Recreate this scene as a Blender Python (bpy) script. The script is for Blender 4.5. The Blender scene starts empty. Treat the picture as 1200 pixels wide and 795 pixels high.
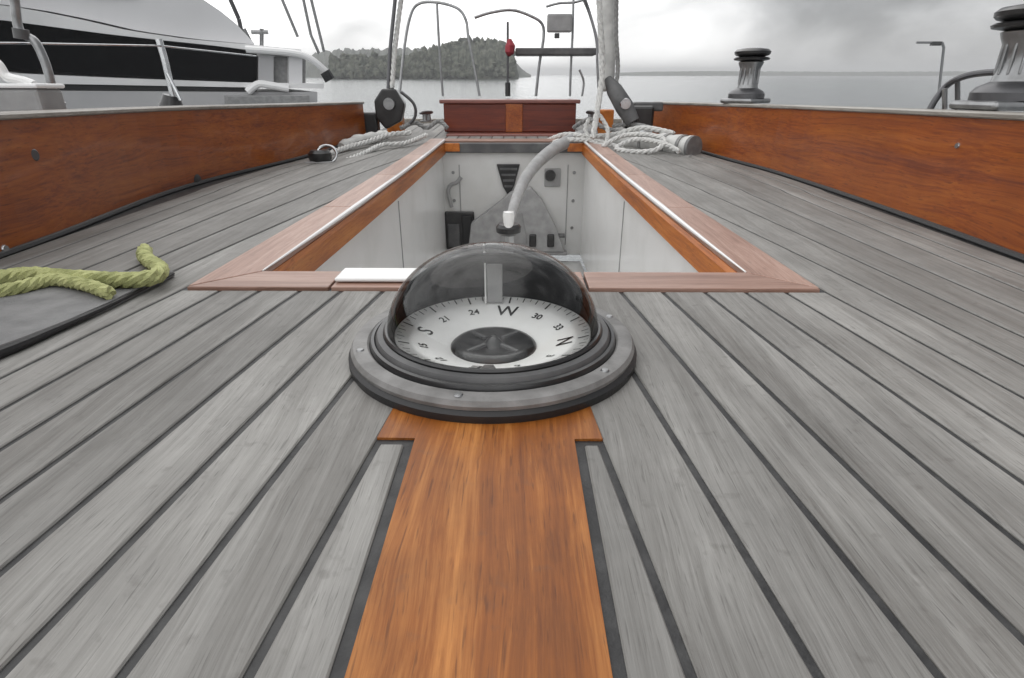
import bpy, bmesh, math, random
from mathutils import Vector, Matrix
random.seed(7)
PI = math.pi
R = math.radians
scene = bpy.context.scene
C = scene.collection

# ------------------------------------------------------------------ camera
FOCAL = 20.0
CAM = Vector((0, 0, 0.21))
PITCH = R(24.94)                      # the lens looks down on the deck
cd = bpy.data.cameras.new('camera')
cam = bpy.data.objects.new('camera', cd); C.objects.link(cam)
cd.lens = FOCAL; cd.sensor_width = 36; cd.clip_start = 0.01; cd.clip_end = 20000
cam.location = CAM; cam.rotation_euler = (PI / 2 - PITCH, 0, 0)
scene.camera = cam

# ------------------------------------------------------------------ world: overcast sky
w = bpy.data.worlds.new('World'); scene.world = w; w.use_nodes = True
nt = w.node_tree; nt.nodes.clear()
def N(t, k, **kw):
    n = t.nodes.new(k)
    for a, b in kw.items(): setattr(n, a, b)
    return n
SUN_EL, SUN_AZ = 52, -14
out = N(nt, 'ShaderNodeOutputWorld')
sky = N(nt, 'ShaderNodeTexSky', sky_type='NISHITA', sun_disc=False)
sky.sun_elevation = R(SUN_EL); sky.sun_rotation = R(SUN_AZ)
bg1 = N(nt, 'ShaderNodeBackground'); bg1.inputs[1].default_value = 0.08
nt.links.new(sky.outputs[0], bg1.inputs[0])
tc = N(nt, 'ShaderNodeTexCoord')
mp = N(nt, 'ShaderNodeMapping'); mp.inputs['Scale'].default_value = (1.0, 1.0, 2.6)
mp.inputs['Location'].default_value = (0.55, 0.1, 0.3)
nt.links.new(tc.outputs['Generated'], mp.inputs[0])
n1 = N(nt, 'ShaderNodeTexNoise'); n1.inputs['Scale'].default_value = 3.0; n1.inputs['Detail'].default_value = 6
n1.inputs['Roughness'].default_value = 0.5; n1.inputs['Distortion'].default_value = 0.3
nt.links.new(mp.outputs[0], n1.inputs[0])
# a broad bank of darker cloud lies to starboard, the thin bright cloud is towards the sun
dot = N(nt, 'ShaderNodeVectorMath', operation='DOT_PRODUCT')
dot.inputs[1].default_value = (0.95, 0.12, 0.10)
nt.links.new(tc.outputs['Generated'], dot.inputs[0])
bank = N(nt, 'ShaderNodeMapRange', interpolation_type='SMOOTHSTEP')
for i_, v_ in ((1, 0.14), (2, 0.68), (3, 0.0), (4, 0.39)): bank.inputs[i_].default_value = v_
nt.links.new(dot.outputs['Value'], bank.inputs[0])
ma = N(nt, 'ShaderNodeMath', operation='SUBTRACT')
nt.links.new(n1.outputs[0], ma.inputs[0]); nt.links.new(bank.outputs[0], ma.inputs[1])
cr = N(nt, 'ShaderNodeValToRGB')
e = cr.color_ramp.elements
e[0].position = 0.02; e[0].color = (0.26, 0.262, 0.268, 1)
e[1].position = 0.60; e[1].color = (1.90, 1.90, 1.90, 1)
x = cr.color_ramp.elements.new(0.13); x.color = (0.38, 0.383, 0.39, 1)
x = cr.color_ramp.elements.new(0.25); x.color = (0.68, 0.683, 0.69, 1)
x = cr.color_ramp.elements.new(0.41); x.color = (1.30, 1.30, 1.30, 1)
nt.links.new(ma.outputs[0], cr.inputs[0])
bg2 = N(nt, 'ShaderNodeBackground'); bg2.inputs[1].default_value = 1.0
nt.links.new(cr.outputs[0], bg2.inputs[0])
mx = N(nt, 'ShaderNodeMixShader'); mx.inputs[0].default_value = 0.93
nt.links.new(bg1.outputs[0], mx.inputs[1]); nt.links.new(bg2.outputs[0], mx.inputs[2])
nt.links.new(mx.outputs[0], out.inputs[0])

sd = bpy.data.lights.new('sun', 'SUN'); sd.energy = 0.5; sd.angle = R(60); sd.color = (1, 0.97, 0.93)
sun = bpy.data.objects.new('sun', sd); C.objects.link(sun)
az = R(SUN_AZ)
sdir = Vector((math.sin(az) * math.cos(R(SUN_EL)), math.cos(az) * math.cos(R(SUN_EL)), math.sin(R(SUN_EL))))
sun.rotation_euler = sdir.to_track_quat('Z', 'Y').to_euler()
vs = scene.view_settings
vs.view_transform = 'Standard'; vs.look = 'None'; vs.exposure = 0.0; vs.gamma = 1.0; vs.use_curve_mapping = False

# ------------------------------------------------------------------ materials
M = {}
def mat(name, col, rough=0.5, metal=0.0, coat=0.0, noise=None, bump=0.0, bscale=40, spec=None):
    m = bpy.data.materials.new(name); m.use_nodes = True; t = m.node_tree
    b = t.nodes['Principled BSDF']
    b.inputs['Base Color'].default_value = (*col, 1); b.inputs['Roughness'].default_value = rough
    b.inputs['Metallic'].default_value = metal; b.inputs['Coat Weight'].default_value = coat
    b.inputs['Coat Roughness'].default_value = 0.12
    if spec is not None: b.inputs['Specular IOR Level'].default_value = spec
    co = N(t, 'ShaderNodeTexCoord')
    if noise:
        sc, col2, lo, hi = noise
        n = N(t, 'ShaderNodeTexNoise'); n.inputs['Scale'].default_value = sc; n.inputs['Detail'].default_value = 6
        t.links.new(co.outputs['Object'], n.inputs[0])
        r = N(t, 'ShaderNodeValToRGB'); r.color_ramp.elements[0].position = lo; r.color_ramp.elements[1].position = hi
        r.color_ramp.elements[0].color = (*col, 1); r.color_ramp.elements[1].color = (*col2, 1)
        t.links.new(n.outputs[0], r.inputs[0]); t.links.new(r.outputs[0], b.inputs['Base Color'])
    if bump:
        n = N(t, 'ShaderNodeTexNoise'); n.inputs['Scale'].default_value = bscale; n.inputs['Detail'].default_value = 5
        t.links.new(co.outputs['Object'], n.inputs[0])
        bp = N(t, 'ShaderNodeBump'); bp.inputs['Strength'].default_value = bump; bp.inputs['Distance'].default_value = 0.002
        t.links.new(n.outputs[0], bp.inputs['Height']); t.links.new(bp.outputs[0], b.inputs['Normal'])
    M[name] = m
    return m

def wood(name, dark, mid, light, rough=(0.55, 0.8), coat=0.0, axis='y', bump=0.35, grain=1.0, vary=0.25, spots=0.0, coat_rough=0.15, blw=0.30, along=1.0, stain=0.0):
    """long-grained wood: fibres, broad figure, pores; each board takes its own offset and tone"""
    m = bpy.data.materials.new(name); m.use_nodes = True; t = m.node_tree; L = t.links.new
    b = t.nodes['Principled BSDF']
    co = N(t, 'ShaderNodeTexCoord'); oi = N(t, 'ShaderNodeObjectInfo')
    mul = N(t, 'ShaderNodeMath', operation='MULTIPLY'); mul.inputs[1].default_value = 37.0
    L(oi.outputs['Random'], mul.inputs[0])
    add = N(t, 'ShaderNodeVectorMath', operation='ADD'); L(co.outputs['Object'], add.inputs[0]); L(mul.outputs[0], add.inputs[1])
    # fibres wander a little instead of running dead straight
    wm = N(t, 'ShaderNodeMapping'); wm.inputs['Scale'].default_value = {'y': (9, 3.5, 9), 'x': (3.5, 9, 9)}[axis]; L(add.outputs[0], wm.inputs[0])
    wn = N(t, 'ShaderNodeTexNoise'); wn.inputs['Scale'].default_value = 1.0; wn.inputs['Detail'].default_value = 2; L(wm.outputs[0], wn.inputs[0])
    ws = N(t, 'ShaderNodeVectorMath', operation='MULTIPLY_ADD'); L(wn.outputs['Color'], ws.inputs[0])
    ws.inputs[1].default_value = (0.022 / grain ** 0.5,) * 3; L(add.outputs[0], ws.inputs[2]); add = ws
    def stretched(across, along, detail, rgh=0.55, dist=0.0):
        mpn = N(t, 'ShaderNodeMapping')
        v = {'y': (across, along, across), 'x': (along, across, across)}[axis]
        mpn.inputs['Scale'].default_value = v; L(add.outputs[0], mpn.inputs[0])
        n = N(t, 'ShaderNodeTexNoise'); n.inputs['Scale'].default_value = 1.0; n.inputs['Detail'].default_value = detail
        n.inputs['Roughness'].default_value = rgh; n.inputs['Distortion'].default_value = dist
        L(mpn.outputs[0], n.inputs[0]); return n
    fib = stretched(620 * grain, 8 * along, 5, 0.7)
    fig = stretched(95 * grain, 2.4 * along, 4, 0.65, 0.35)
    blo = stretched(20, 3.2 * along, 4, 0.6)
    por = stretched(1100 * grain, 38, 2, 0.5)
    def math_(op, a, bb, c=None):
        n = N(t, 'ShaderNodeMath', operation=op)
        for i, v in enumerate((a, bb, c)):
            if v is None: continue
            if isinstance(v, (int, float)): n.inputs[i].default_value = v
            else: L(v, n.inputs[i])
        return n.outputs[0]
    h = math_('MULTIPLY', fib.outputs[0], 0.64 - blw)
    h = math_('MULTIPLY_ADD', fig.outputs[0], 0.36, h)
    h = math_('MULTIPLY_ADD', blo.outputs[0], blw, h)
    cr = N(t, 'ShaderNodeValToRGB'); e = cr.color_ramp.elements
    e[0].position = 0.36; e[0].color = (*dark, 1); e[1].position = 0.63; e[1].color = (*light, 1)
    x = e.new(0.49); x.color = (*mid, 1)
    L(h, cr.inputs[0])
    # board to board tone
    va = N(t, 'ShaderNodeMapRange'); va.inputs[3].default_value = 1 - vary; va.inputs[4].default_value = 1 + vary * 0.6
    L(oi.outputs['Random'], va.inputs[0])
    hs = N(t, 'ShaderNodeHueSaturation'); L(va.outputs[0], hs.inputs['Value']); L(cr.outputs[0], hs.inputs['Color'])
    last = hs.outputs[0]
    if stain:                             # old water stains and foot wear, crossing the grain
        sn = N(t, 'ShaderNodeTexNoise'); sn.inputs['Scale'].default_value = 11; sn.inputs['Detail'].default_value = 5; sn.inputs['Roughness'].default_value = 0.65
        L(co.outputs['Object'], sn.inputs[0])
        sm = N(t, 'ShaderNodeMapRange'); sm.inputs[1].default_value = 0.3; sm.inputs[2].default_value = 0.7; sm.inputs[3].default_value = 1 - stain; sm.inputs[4].default_value = 1 + stain
        L(sn.outputs[0], sm.inputs[0])
        sh = N(t, 'ShaderNodeHueSaturation'); L(sm.outputs[0], sh.inputs['Value']); L(last, sh.inputs['Color']); last = sh.outputs[0]
    if spots:
        sp = N(t, 'ShaderNodeTexNoise'); sp.inputs['Scale'].default_value = 90; sp.inputs['Detail'].default_value = 4
        L(add.outputs[0], sp.inputs[0])
        sr = N(t, 'ShaderNodeMapRange'); sr.inputs[1].default_value = 0.62; sr.inputs[2].default_value = 0.74; sr.inputs[4].default_value = spots
        L(sp.outputs[0], sr.inputs[0])
        mxc = N(t, 'ShaderNodeMix', data_type='RGBA'); L(sr.outputs[0], mxc.inputs[0]); L(last, mxc.inputs[6])
        mxc.inputs[7].default_value = (0.07, 0.062, 0.055, 1); last = mxc.outputs[2]
    pr = N(t, 'ShaderNodeMapRange'); pr.inputs[1].default_value = 0.60; pr.inputs[2].default_value = 0.72; pr.inputs[4].default_value = 0.5
    L(por.outputs[0], pr.inputs[0])
    mxp = N(t, 'ShaderNodeMix', data_type='RGBA'); L(pr.outputs[0], mxp.inputs[0]); L(last, mxp.inputs[6])
    mxp.inputs[7].default_value = (dark[0] * 0.5, dark[1] * 0.5, dark[2] * 0.5, 1)
    L(mxp.outputs[2], b.inputs['Base Color'])
    rr = N(t, 'ShaderNodeMapRange'); rr.inputs[3].default_value = rough[0]; rr.inputs[4].default_value = rough[1]
    L(blo.outputs[0], rr.inputs[0]); L(rr.outputs[0], b.inputs['Roughness'])
    b.inputs['Coat Weight'].default_value = coat; b.inputs['Coat Roughness'].default_value = coat_rough
    bp = N(t, 'ShaderNodeBump'); bp.inputs['Strength'].default_value = bump; bp.inputs['Distance'].default_value = 0.0012
    hb = math_('MULTIPLY_ADD', por.outputs[0], -0.3, h)
    L(hb, bp.inputs['Height']); L(bp.outputs[0], b.inputs['Normal'])
    M[name] = m
    return m

wood('teak_grey', (0.125, 0.118, 0.108), (0.208, 0.202, 0.190), (0.305, 0.298, 0.283), (0.50, 0.72), bump=0.6, vary=0.18, spots=0.30, blw=0.38, stain=0.13)
wood('teak_bare', (0.115, 0.027, 0.002), (0.25, 0.076, 0.009), (0.50, 0.205, 0.05), (0.42, 0.6), coat=0.15, bump=0.35, grain=0.6, vary=0.0, spots=0.15, coat_rough=0.22, blw=0.36, stain=0.2)
M['teak_bare'].node_tree.nodes['Principled BSDF'].inputs['Specular IOR Level'].default_value = 0.3
wood('teak_margin', (0.17, 0.085, 0.055), (0.315, 0.178, 0.132), (0.46, 0.31, 0.25), (0.4, 0.55), coat=0.25, bump=0.3, vary=0.10, coat_rough=0.3)
wood('teak_margin_cross', (0.17, 0.085, 0.055), (0.315, 0.178, 0.132), (0.46, 0.31, 0.25), (0.4, 0.55), coat=0.25, axis='x', bump=0.3, vary=0.10, coat_rough=0.3)
wood('mahogany', (0.125, 0.018, 0.0008), (0.255, 0.056, 0.002), (0.36, 0.100, 0.007), (0.32, 0.42), coat=0.32, bump=0.06, grain=0.35, vary=0.10, coat_rough=0.07, blw=0.14, along=0.30, stain=0.12)
wood('fascia_wood', (0.19, 0.045, 0.003), (0.42, 0.12, 0.012), (0.58, 0.22, 0.04), (0.4, 0.5), coat=0.1, bump=0.15, grain=0.5, vary=0.12)
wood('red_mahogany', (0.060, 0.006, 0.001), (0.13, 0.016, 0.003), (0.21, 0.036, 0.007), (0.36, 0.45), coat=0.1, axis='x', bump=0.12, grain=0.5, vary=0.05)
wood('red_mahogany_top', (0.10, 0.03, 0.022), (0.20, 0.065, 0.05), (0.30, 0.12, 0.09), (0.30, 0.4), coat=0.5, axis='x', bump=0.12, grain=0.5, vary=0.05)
wood('cap_wood', (0.14, 0.12, 0.10), (0.27, 0.25, 0.22), (0.40, 0.38, 0.35), (0.45, 0.6), coat=0.3, bump=0.3, grain=0.6, vary=0.1)
mat('caulk', (0.016, 0.016, 0.017), 0.55, noise=(60, (0.05, 0.05, 0.05), 0.4, 0.75), bump=0.3, bscale=300)
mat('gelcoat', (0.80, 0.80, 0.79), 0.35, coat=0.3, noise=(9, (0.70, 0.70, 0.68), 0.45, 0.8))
mat('gelcoat_shade', (0.62, 0.62, 0.61), 0.45, noise=(6, (0.50, 0.50, 0.48), 0.4, 0.75))  # duller gelcoat: shade of the back wall and floor is in the colour
mat('white_trim', (0.80, 0.80, 0.79), 0.25, coat=0.5)
mat('white_paint', (0.82, 0.82, 0.82), 0.35, noise=(0.7, (0.62, 0.62, 0.62), 0.4, 0.7), coat=0.3)
mat('cabin_grey', (0.70, 0.70, 0.71), 0.4, noise=(0.6, (0.62, 0.62, 0.63), 0.35, 0.7), coat=0.2)
mat('hull_grey', (0.42, 0.42, 0.43), 0.4, noise=(0.9, (0.50, 0.50, 0.50), 0.35, 0.7), coat=0.2)
mat('black_glass', (0.003, 0.003, 0.004), 0.08, spec=0.18)
mat('black_rubber', (0.018, 0.018, 0.019), 0.45, bump=0.2, bscale=200)
mat('black_plastic', (0.015, 0.015, 0.016), 0.3, noise=(30, (0.035, 0.035, 0.035), 0.45, 0.8), coat=0.2)
mat('hood_black', (0.012, 0.012, 0.012), 0.7, spec=0.15)
mat('dark_grey', (0.07, 0.07, 0.072), 0.5, noise=(25, (0.13, 0.13, 0.13), 0.4, 0.75))
mat('flange_grey', (0.145, 0.142, 0.138), 0.55, noise=(45, (0.25, 0.245, 0.24), 0.35, 0.7), bump=0.25, bscale=260)
mat('mid_grey', (0.25, 0.25, 0.25), 0.5, noise=(20, (0.33, 0.33, 0.33), 0.4, 0.7), bump=0.2, bscale=100)
mat('tiller_grey', (0.30, 0.30, 0.30), 0.8, noise=(35, (0.40, 0.40, 0.40), 0.35, 0.7), bump=0.6, bscale=300)
mat('canvas_grey', (0.15, 0.15, 0.152), 0.85, noise=(35, (0.23, 0.23, 0.23), 0.35, 0.7), bump=0.6, bscale=450)
mat('stainless', (0.55, 0.56, 0.57), 0.2, metal=1.0, noise=(50, (0.42, 0.43, 0.44), 0.4, 0.8))
mat('dull_steel', (0.32, 0.325, 0.33), 0.35, metal=0.9, noise=(40, (0.2, 0.2, 0.2), 0.4, 0.8))
mat('dark_steel', (0.10, 0.10, 0.105), 0.35, metal=0.7)
mat('card_white', (0.86, 0.86, 0.85), 0.5, noise=(30, (0.82, 0.82, 0.80), 0.4, 0.7))
mat('ink', (0.012, 0.012, 0.012), 0.5)
mat('rope_white', (0.66, 0.66, 0.64), 0.9, noise=(90, (0.42, 0.42, 0.41), 0.4, 0.75), bump=0.8, bscale=600)
mat('rope_grey', (0.27, 0.27, 0.265), 0.85, noise=(90, (0.15, 0.15, 0.15), 0.4, 0.75))
mat('rope_black', (0.015, 0.015, 0.016), 0.7)
mat('rope_yellow', (0.56, 0.58, 0.27), 0.9, noise=(60, (0.30, 0.32, 0.13), 0.4, 0.7), bump=1.0, bscale=900)
mat('canvas_white', (0.62, 0.62, 0.60), 0.8, noise=(25, (0.42, 0.42, 0.41), 0.35, 0.75), bump=0.6, bscale=60)
mat('red_cloth', (0.33, 0.045, 0.06), 0.8, noise=(30, (0.22, 0.02, 0.03), 0.4, 0.7))
mat('rock_foliage', (0.016, 0.024, 0.014), 0.95, noise=(0.45, (0.115, 0.122, 0.09), 0.38, 0.66))
mat('far_land', (0.075, 0.085, 0.075), 0.95, noise=(0.08, (0.13, 0.135, 0.12), 0.35, 0.7))

m = bpy.data.materials.new('sea'); m.use_nodes = True; t = m.node_tree; M['sea'] = m
b = t.nodes['Principled BSDF']; b.inputs['Base Color'].default_value = (0.10, 0.115, 0.12, 1); b.inputs['Roughness'].default_value = 0.12
co = N(t, 'ShaderNodeTexCoord'); n = N(t, 'ShaderNodeTexNoise'); n.inputs['Scale'].default_value = 2.2; n.inputs['Detail'].default_value = 8
t.links.new(co.outputs['Object'], n.inputs[0]); bp = N(t, 'ShaderNodeBump'); bp.inputs['Strength'].default_value = 0.6; bp.inputs['Distance'].default_value = 0.12
t.links.new(n.outputs[0], bp.inputs['Height']); t.links.new(bp.outputs[0], b.inputs['Normal'])

# clear plastic bowl of the compass: a thin shell
m = bpy.data.materials.new('clear_bowl'); m.use_nodes = True; t = m.node_tree; M['clear_bowl'] = m; t.nodes.clear()
o_ = N(t, 'ShaderNodeOutputMaterial'); tr = N(t, 'ShaderNodeBsdfTransparent'); tr.inputs[0].default_value = (0.97, 0.975, 0.97, 1)
gl = N(t, 'ShaderNodeBsdfGlossy'); gl.inputs['Roughness'].default_value = 0.05
fr = N(t, 'ShaderNodeLayerWeight'); fr.inputs[0].default_value = 0.27
rp = N(t, 'ShaderNodeMapRange'); rp.inputs[3].default_value = 0.03; rp.inputs[4].default_value = 0.8
pw = N(t, 'ShaderNodeMath', operation='POWER'); pw.inputs[1].default_value = 1.1
t.links.new(fr.outputs['Fresnel'], pw.inputs[0]); t.links.new(pw.outputs[0], rp.inputs[0])
ms = N(t, 'ShaderNodeMixShader'); t.links.new(rp.outputs[0], ms.inputs[0]); t.links.new(tr.outputs[0], ms.inputs[1]); t.links.new(gl.outputs[0], ms.inputs[2])
t.links.new(ms.outputs[0], o_.inputs[0])

# ------------------------------------------------------------------ frames
# the yacht lies trimmed 1.3 degrees down aft and half a degree off the view axis
BOAT = (Matrix.Translation((0, 0, 0.21)) @ Matrix.Rotation(R(-1.3), 4, 'X') @ Matrix.Translation((0, 0, -0.21))
        @ Matrix.Translation((-0.018, 0, 0)) @ Matrix.Rotation(R(-0.6), 4, 'Z'))
BINV = BOAT.inverted()
F = FOCAL / 36 * 1200
def ray(px, py):
    u = (px - 600) / F; v = -(py - 397.5) / F
    d = Vector((u, math.cos(PITCH) + v * math.sin(PITCH), -math.sin(PITCH) + v * math.cos(PITCH)))
    return d
def bat(px, py, Y=None, z=None):      # survey sight line met with the plane y=Y or z=z of the yacht
    o = BINV @ CAM; d = BINV.to_3x3() @ ray(px, py)
    k = (Y - o.y) / d.y if Y is not None else (z - o.z) / d.z
    return o + d * k
def wat(px, py, Y):                   # the same in harbour coordinates
    d = ray(px, py); return CAM + d * ((Y - CAM.y) / d.y)
def sheer(y): return 0.008 * max(0.0, y - 0.5) ** 2
boat_roots = []

# ------------------------------------------------------------------ mesh builders
class MB:
    def __init__(s): s.bm = bmesh.new()
    def quad(s, *p): return s.bm.faces.new([s.bm.verts.new(q) for q in p])
    def box(s, lo, hi, mtx=None, bev=0.0, seg=2):
        b = bmesh.new()
        bmesh.ops.create_cube(b, size=1)
        sx, sy, sz = (hi[i] - lo[i] for i in range(3)); c = [(hi[i] + lo[i]) / 2 for i in range(3)]
        for v in b.verts: v.co = Vector((v.co.x * sx + c[0], v.co.y * sy + c[1], v.co.z * sz + c[2]))
        if bev: bmesh.ops.bevel(b, geom=b.edges[:], offset=bev, segments=seg, affect='EDGES', profile=0.5)
        if mtx: bmesh.ops.transform(b, matrix=mtx, verts=b.verts)
        s.merge(b); return s
    def merge(s, b):
        me = bpy.data.meshes.new('tmp'); b.to_mesh(me); b.free(); s.bm.from_mesh(me); bpy.data.meshes.remove(me)
    def tube(s, pts, r, n=10, cap=True, flat=1.0):
        pts = [Vector(p) for p in pts]; rs = r if isinstance(r, (list, tuple)) else [r] * len(pts)
        rings = []; up = None
        for i, p in enumerate(pts):
            a = pts[max(i - 1, 0)]; c = pts[min(i + 1, len(pts) - 1)]; t = (c - a).normalized()
            if up is None:
                up = Vector((0, 0, 1)) if abs(t.z) < 0.9 else Vector((1, 0, 0))
            x = t.cross(up).normalized(); up = x.cross(t).normalized()
            rings.append([s.bm.verts.new(p + (x * math.cos(2 * PI * k / n) + up * math.sin(2 * PI * k / n) * flat) * rs[i]) for k in range(n)])
        for a, c in zip(rings, rings[1:]):
            for k in range(n): s.bm.faces.new((a[k], a[(k + 1) % n], c[(k + 1) % n], c[k]))
        if cap: s.bm.faces.new(rings[0][::-1]); s.bm.faces.new(rings[-1])
        return s
    def lathe(s, prof, n=48, mtx=None, a0=0.0, a1=2 * PI, sx=1.0, sy=1.0):
        full = abs(a1 - a0 - 2 * PI) < 1e-6; m_ = n if full else n + 1
        mtx = mtx or Matrix()
        rings = []
        for r, z in prof:
            if r < 1e-6: rings.append([s.bm.verts.new(mtx @ Vector((0, 0, z)))])
            else: rings.append([s.bm.verts.new(mtx @ Vector((r * sx * math.cos(a0 + (a1 - a0) * k / n), r * sy * math.sin(a0 + (a1 - a0) * k / n), z))) for k in range(m_)])
        for a, c in zip(rings, rings[1:]):
            for k in range(n):
                k2 = (k + 1) % m_ if full else k + 1
                if len(a) == 1 and len(c) == 1: continue
                if len(a) == 1: s.bm.faces.new((a[0], c[k2], c[k]))
                elif len(c) == 1: s.bm.faces.new((a[k], a[k2], c[0]))
                else: s.bm.faces.new((a[k], a[k2], c[k2], c[k]))
        return s
    def prism(s, poly, vec):
        a = [s.bm.verts.new(p) for p in poly]; c = [s.bm.verts.new(Vector(p) + Vector(vec)) for p in poly]
        s.bm.faces.new(a); s.bm.faces.new(c[::-1]); n = len(poly)
        for k in range(n): s.bm.faces.new((a[k], c[k], c[(k + 1) % n], a[(k + 1) % n]))
        return s
    def build(s, name, m, parent=None, smooth=False, bend=False, auto=35, bevel=0.0):
        bm = s.bm
        if bend:
            for v in bm.verts: v.co.z += sheer(v.co.y)
        if bevel: bmesh.ops.bevel(bm, geom=bm.edges[:], offset=bevel, segments=2, affect='EDGES', profile=0.5)
        bmesh.ops.recalc_face_normals(bm, faces=bm.faces)
        if smooth:
            for f in bm.faces: f.smooth = True
            for e_ in bm.edges:
                if len(e_.link_faces) == 2 and e_.calc_face_angle(0) > R(auto): e_.smooth = False
        me = bpy.data.meshes.new(name); bm.to_mesh(me); bm.free()
        me.materials.append(M[m])
        o = bpy.data.objects.new(name, me); C.objects.link(o)
        if parent: o.parent = parent
        return o

def tag(o, label=None, cat=None, group=None, kind=None, boat=True):
    if label: o['label'] = label
    if cat: o['category'] = cat
    if group: o['group'] = group
    if kind: o['kind'] = kind
    if boat: boat_roots.append(o)
    return o
def empty(name, loc=(0, 0, 0)):
    o = bpy.data.objects.new(name, None); C.objects.link(o); o.location = loc; o.empty_display_size = 0.1; return o
def copy_tree(o, parent=None):
    c = o.copy(); C.objects.link(c)
    if parent: c.parent = parent
    for ch in [q for q in bpy.data.objects if q.parent == o]: copy_tree(ch, c)
    return c
def smooth_path(pts, n=8):
    pts = [Vector(p) for p in pts]; P = [pts[0]] + pts + [pts[-1]]; out_ = []
    for i in range(1, len(P) - 2):
        for k in range(n):
            t_ = k / n; a, b_, c, d = P[i - 1], P[i], P[i + 1], P[i + 2]
            out_.append(0.5 * ((2 * b_) + (c - a) * t_ + (2 * a - 5 * b_ + 4 * c - d) * t_ ** 2 + (3 * b_ - a - 3 * c + d) * t_ ** 3))
    out_.append(P[-2]); return out_
def resample(pts, step):
    o_, acc = [pts[0]], 0.0
    for a, b_ in zip(pts, pts[1:]):
        L = (b_ - a).length
        while acc + L >= step:
            f = (step - acc) / L; a = a + (b_ - a) * f; o_.append(a.copy()); L = (b_ - a).length; acc = 0.0
        acc += L
    return o_
def rope_mb(pts, r, pitch=None, strands=3, mb=None, n=6, q=7):
    """laid rope: three strands twisted round the path"""
    mb = mb or MB(); pitch = pitch or r * 7
    P = resample(smooth_path(pts, 10), pitch / q)
    frames = []; up = None
    for i, p in enumerate(P):
        a = P[max(i - 1, 0)]; c = P[min(i + 1, len(P) - 1)]; t_ = (c - a).normalized()
        if up is None: up = Vector((0, 0, 1)) if abs(t_.z) < 0.9 else Vector((1, 0, 0))
        x = t_.cross(up).normalized(); up = x.cross(t_).normalized(); frames.append((p, x, up.copy()))
    for sidx in range(strands):
        ps = []
        for i, (p, x, u) in enumerate(frames):
            an = 2 * PI * (sidx / strands + i / q)
            ps.append(p + (x * math.cos(an) + u * math.sin(an)) * r * 0.5)
        mb.tube(ps, r * 0.56, n)
    return mb

# ================================================================== SETTING
# sea, hills
mb = MB(); S = 2800; mb.quad((-S, -S, 0), (S, -S, 0), (S, S, 0), (-S, S, 0))
sea = mb.build('sea', 'sea'); sea.location = (0, 0, -1.4); tag(sea, kind='structure', boat=False)

def ridge(name, m_, Y, pts, depth, seed, kind='structure'):
    """a wooded rise: rows of its skyline given as sight lines, built as a rounded hill with rough crowns"""
    rnd = random.Random(seed); mb = MB(); bm = mb.bm
    xs = []; 
    for (a, ra), (b_, rb) in zip(pts, pts[1:]):
        k = max(2, int(abs(b_ - a) / 2.2))
        for i in range(k): xs.append((a + (b_ - a) * i / k, ra + (rb - ra) * i / k))
    xs.append(pts[-1]); rows = []
    base = -1.45
    for (px, py) in xs:
        top = wat(px, py, Y); h = max(0.1, top.z - base); col = []
        for k in range(9):
            f = k / 8; prof = math.sin(PI * f) ** 0.75
            j = (rnd.random() - 0.5) * 0.16 * h
            col.append(bm.verts.new((top.x * (1 + (f - 0.5) * depth / Y) + (rnd.random() - 0.5) * 0.4, Y + (f - 0.5) * depth, base + max(0, h * prof + (j if 0 < k < 8 else 0)))))
        rows.append(col)
    for a, b_ in zip(rows, rows[1:]):
        for k in range(8): bm.faces.new((a[k], b_[k], b_[k + 1], a[k + 1]))
    o = mb.build(name, m_); tag(o, kind=kind, boat=False); return o
ridge('far_hill', 'far_land', 420, [(300, 86), (340, 74), (372, 62), (400, 59), (425, 57), (450, 58), (490, 57), (530, 57), (575, 60), (600, 68), (612, 82), (622, 88)], 90, 3)
ridge('wooded_headland', 'rock_foliage', 260, [(380, 88), (392, 76), (420, 70), (450, 66), (480, 65), (505, 58), (528, 51), (545, 48), (560, 47), (578, 46), (590, 50), (598, 58), (604, 70), (608, 90)], 45, 5)
ridge('far_shore', 'far_land', 900, [(700, 86), (760, 84.5), (820, 83.5), (900, 84), (1000, 84.5), (1100, 84), (1300, 83.5), (1500, 86)], 150, 9)
# scattered crowns on the headland, one mass of far wood
rnd = random.Random(21); mb = MB()
for i in range(1500):
    px = rnd.uniform(388, 603); f = (px - 388) / 215
    top = 68 - 19 * min(1, max(0, (px - 480) / 60)) if px < 585 else 50 + (px - 585) * 0.9
    py = rnd.uniform(top - 1.5, 89); Y = 236 + (89 - py) * 0.5
    c = wat(px, py, Y); r = 0.3 + 1.3 * rnd.random() ** 2.2
    b2 = bmesh.new(); bmesh.ops.create_icosphere(b2, subdivisions=1, radius=r)
    st = rnd.uniform(0.8, 1.7)
    for v in b2.verts: v.co = Vector((v.co.x, v.co.y, v.co.z * st)) * rnd.uniform(0.6, 1.3); v.co += c
    mb.merge(b2)
tag(mb.build('far_woodland', 'rock_foliage'), kind='stuff', boat=False)

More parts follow.
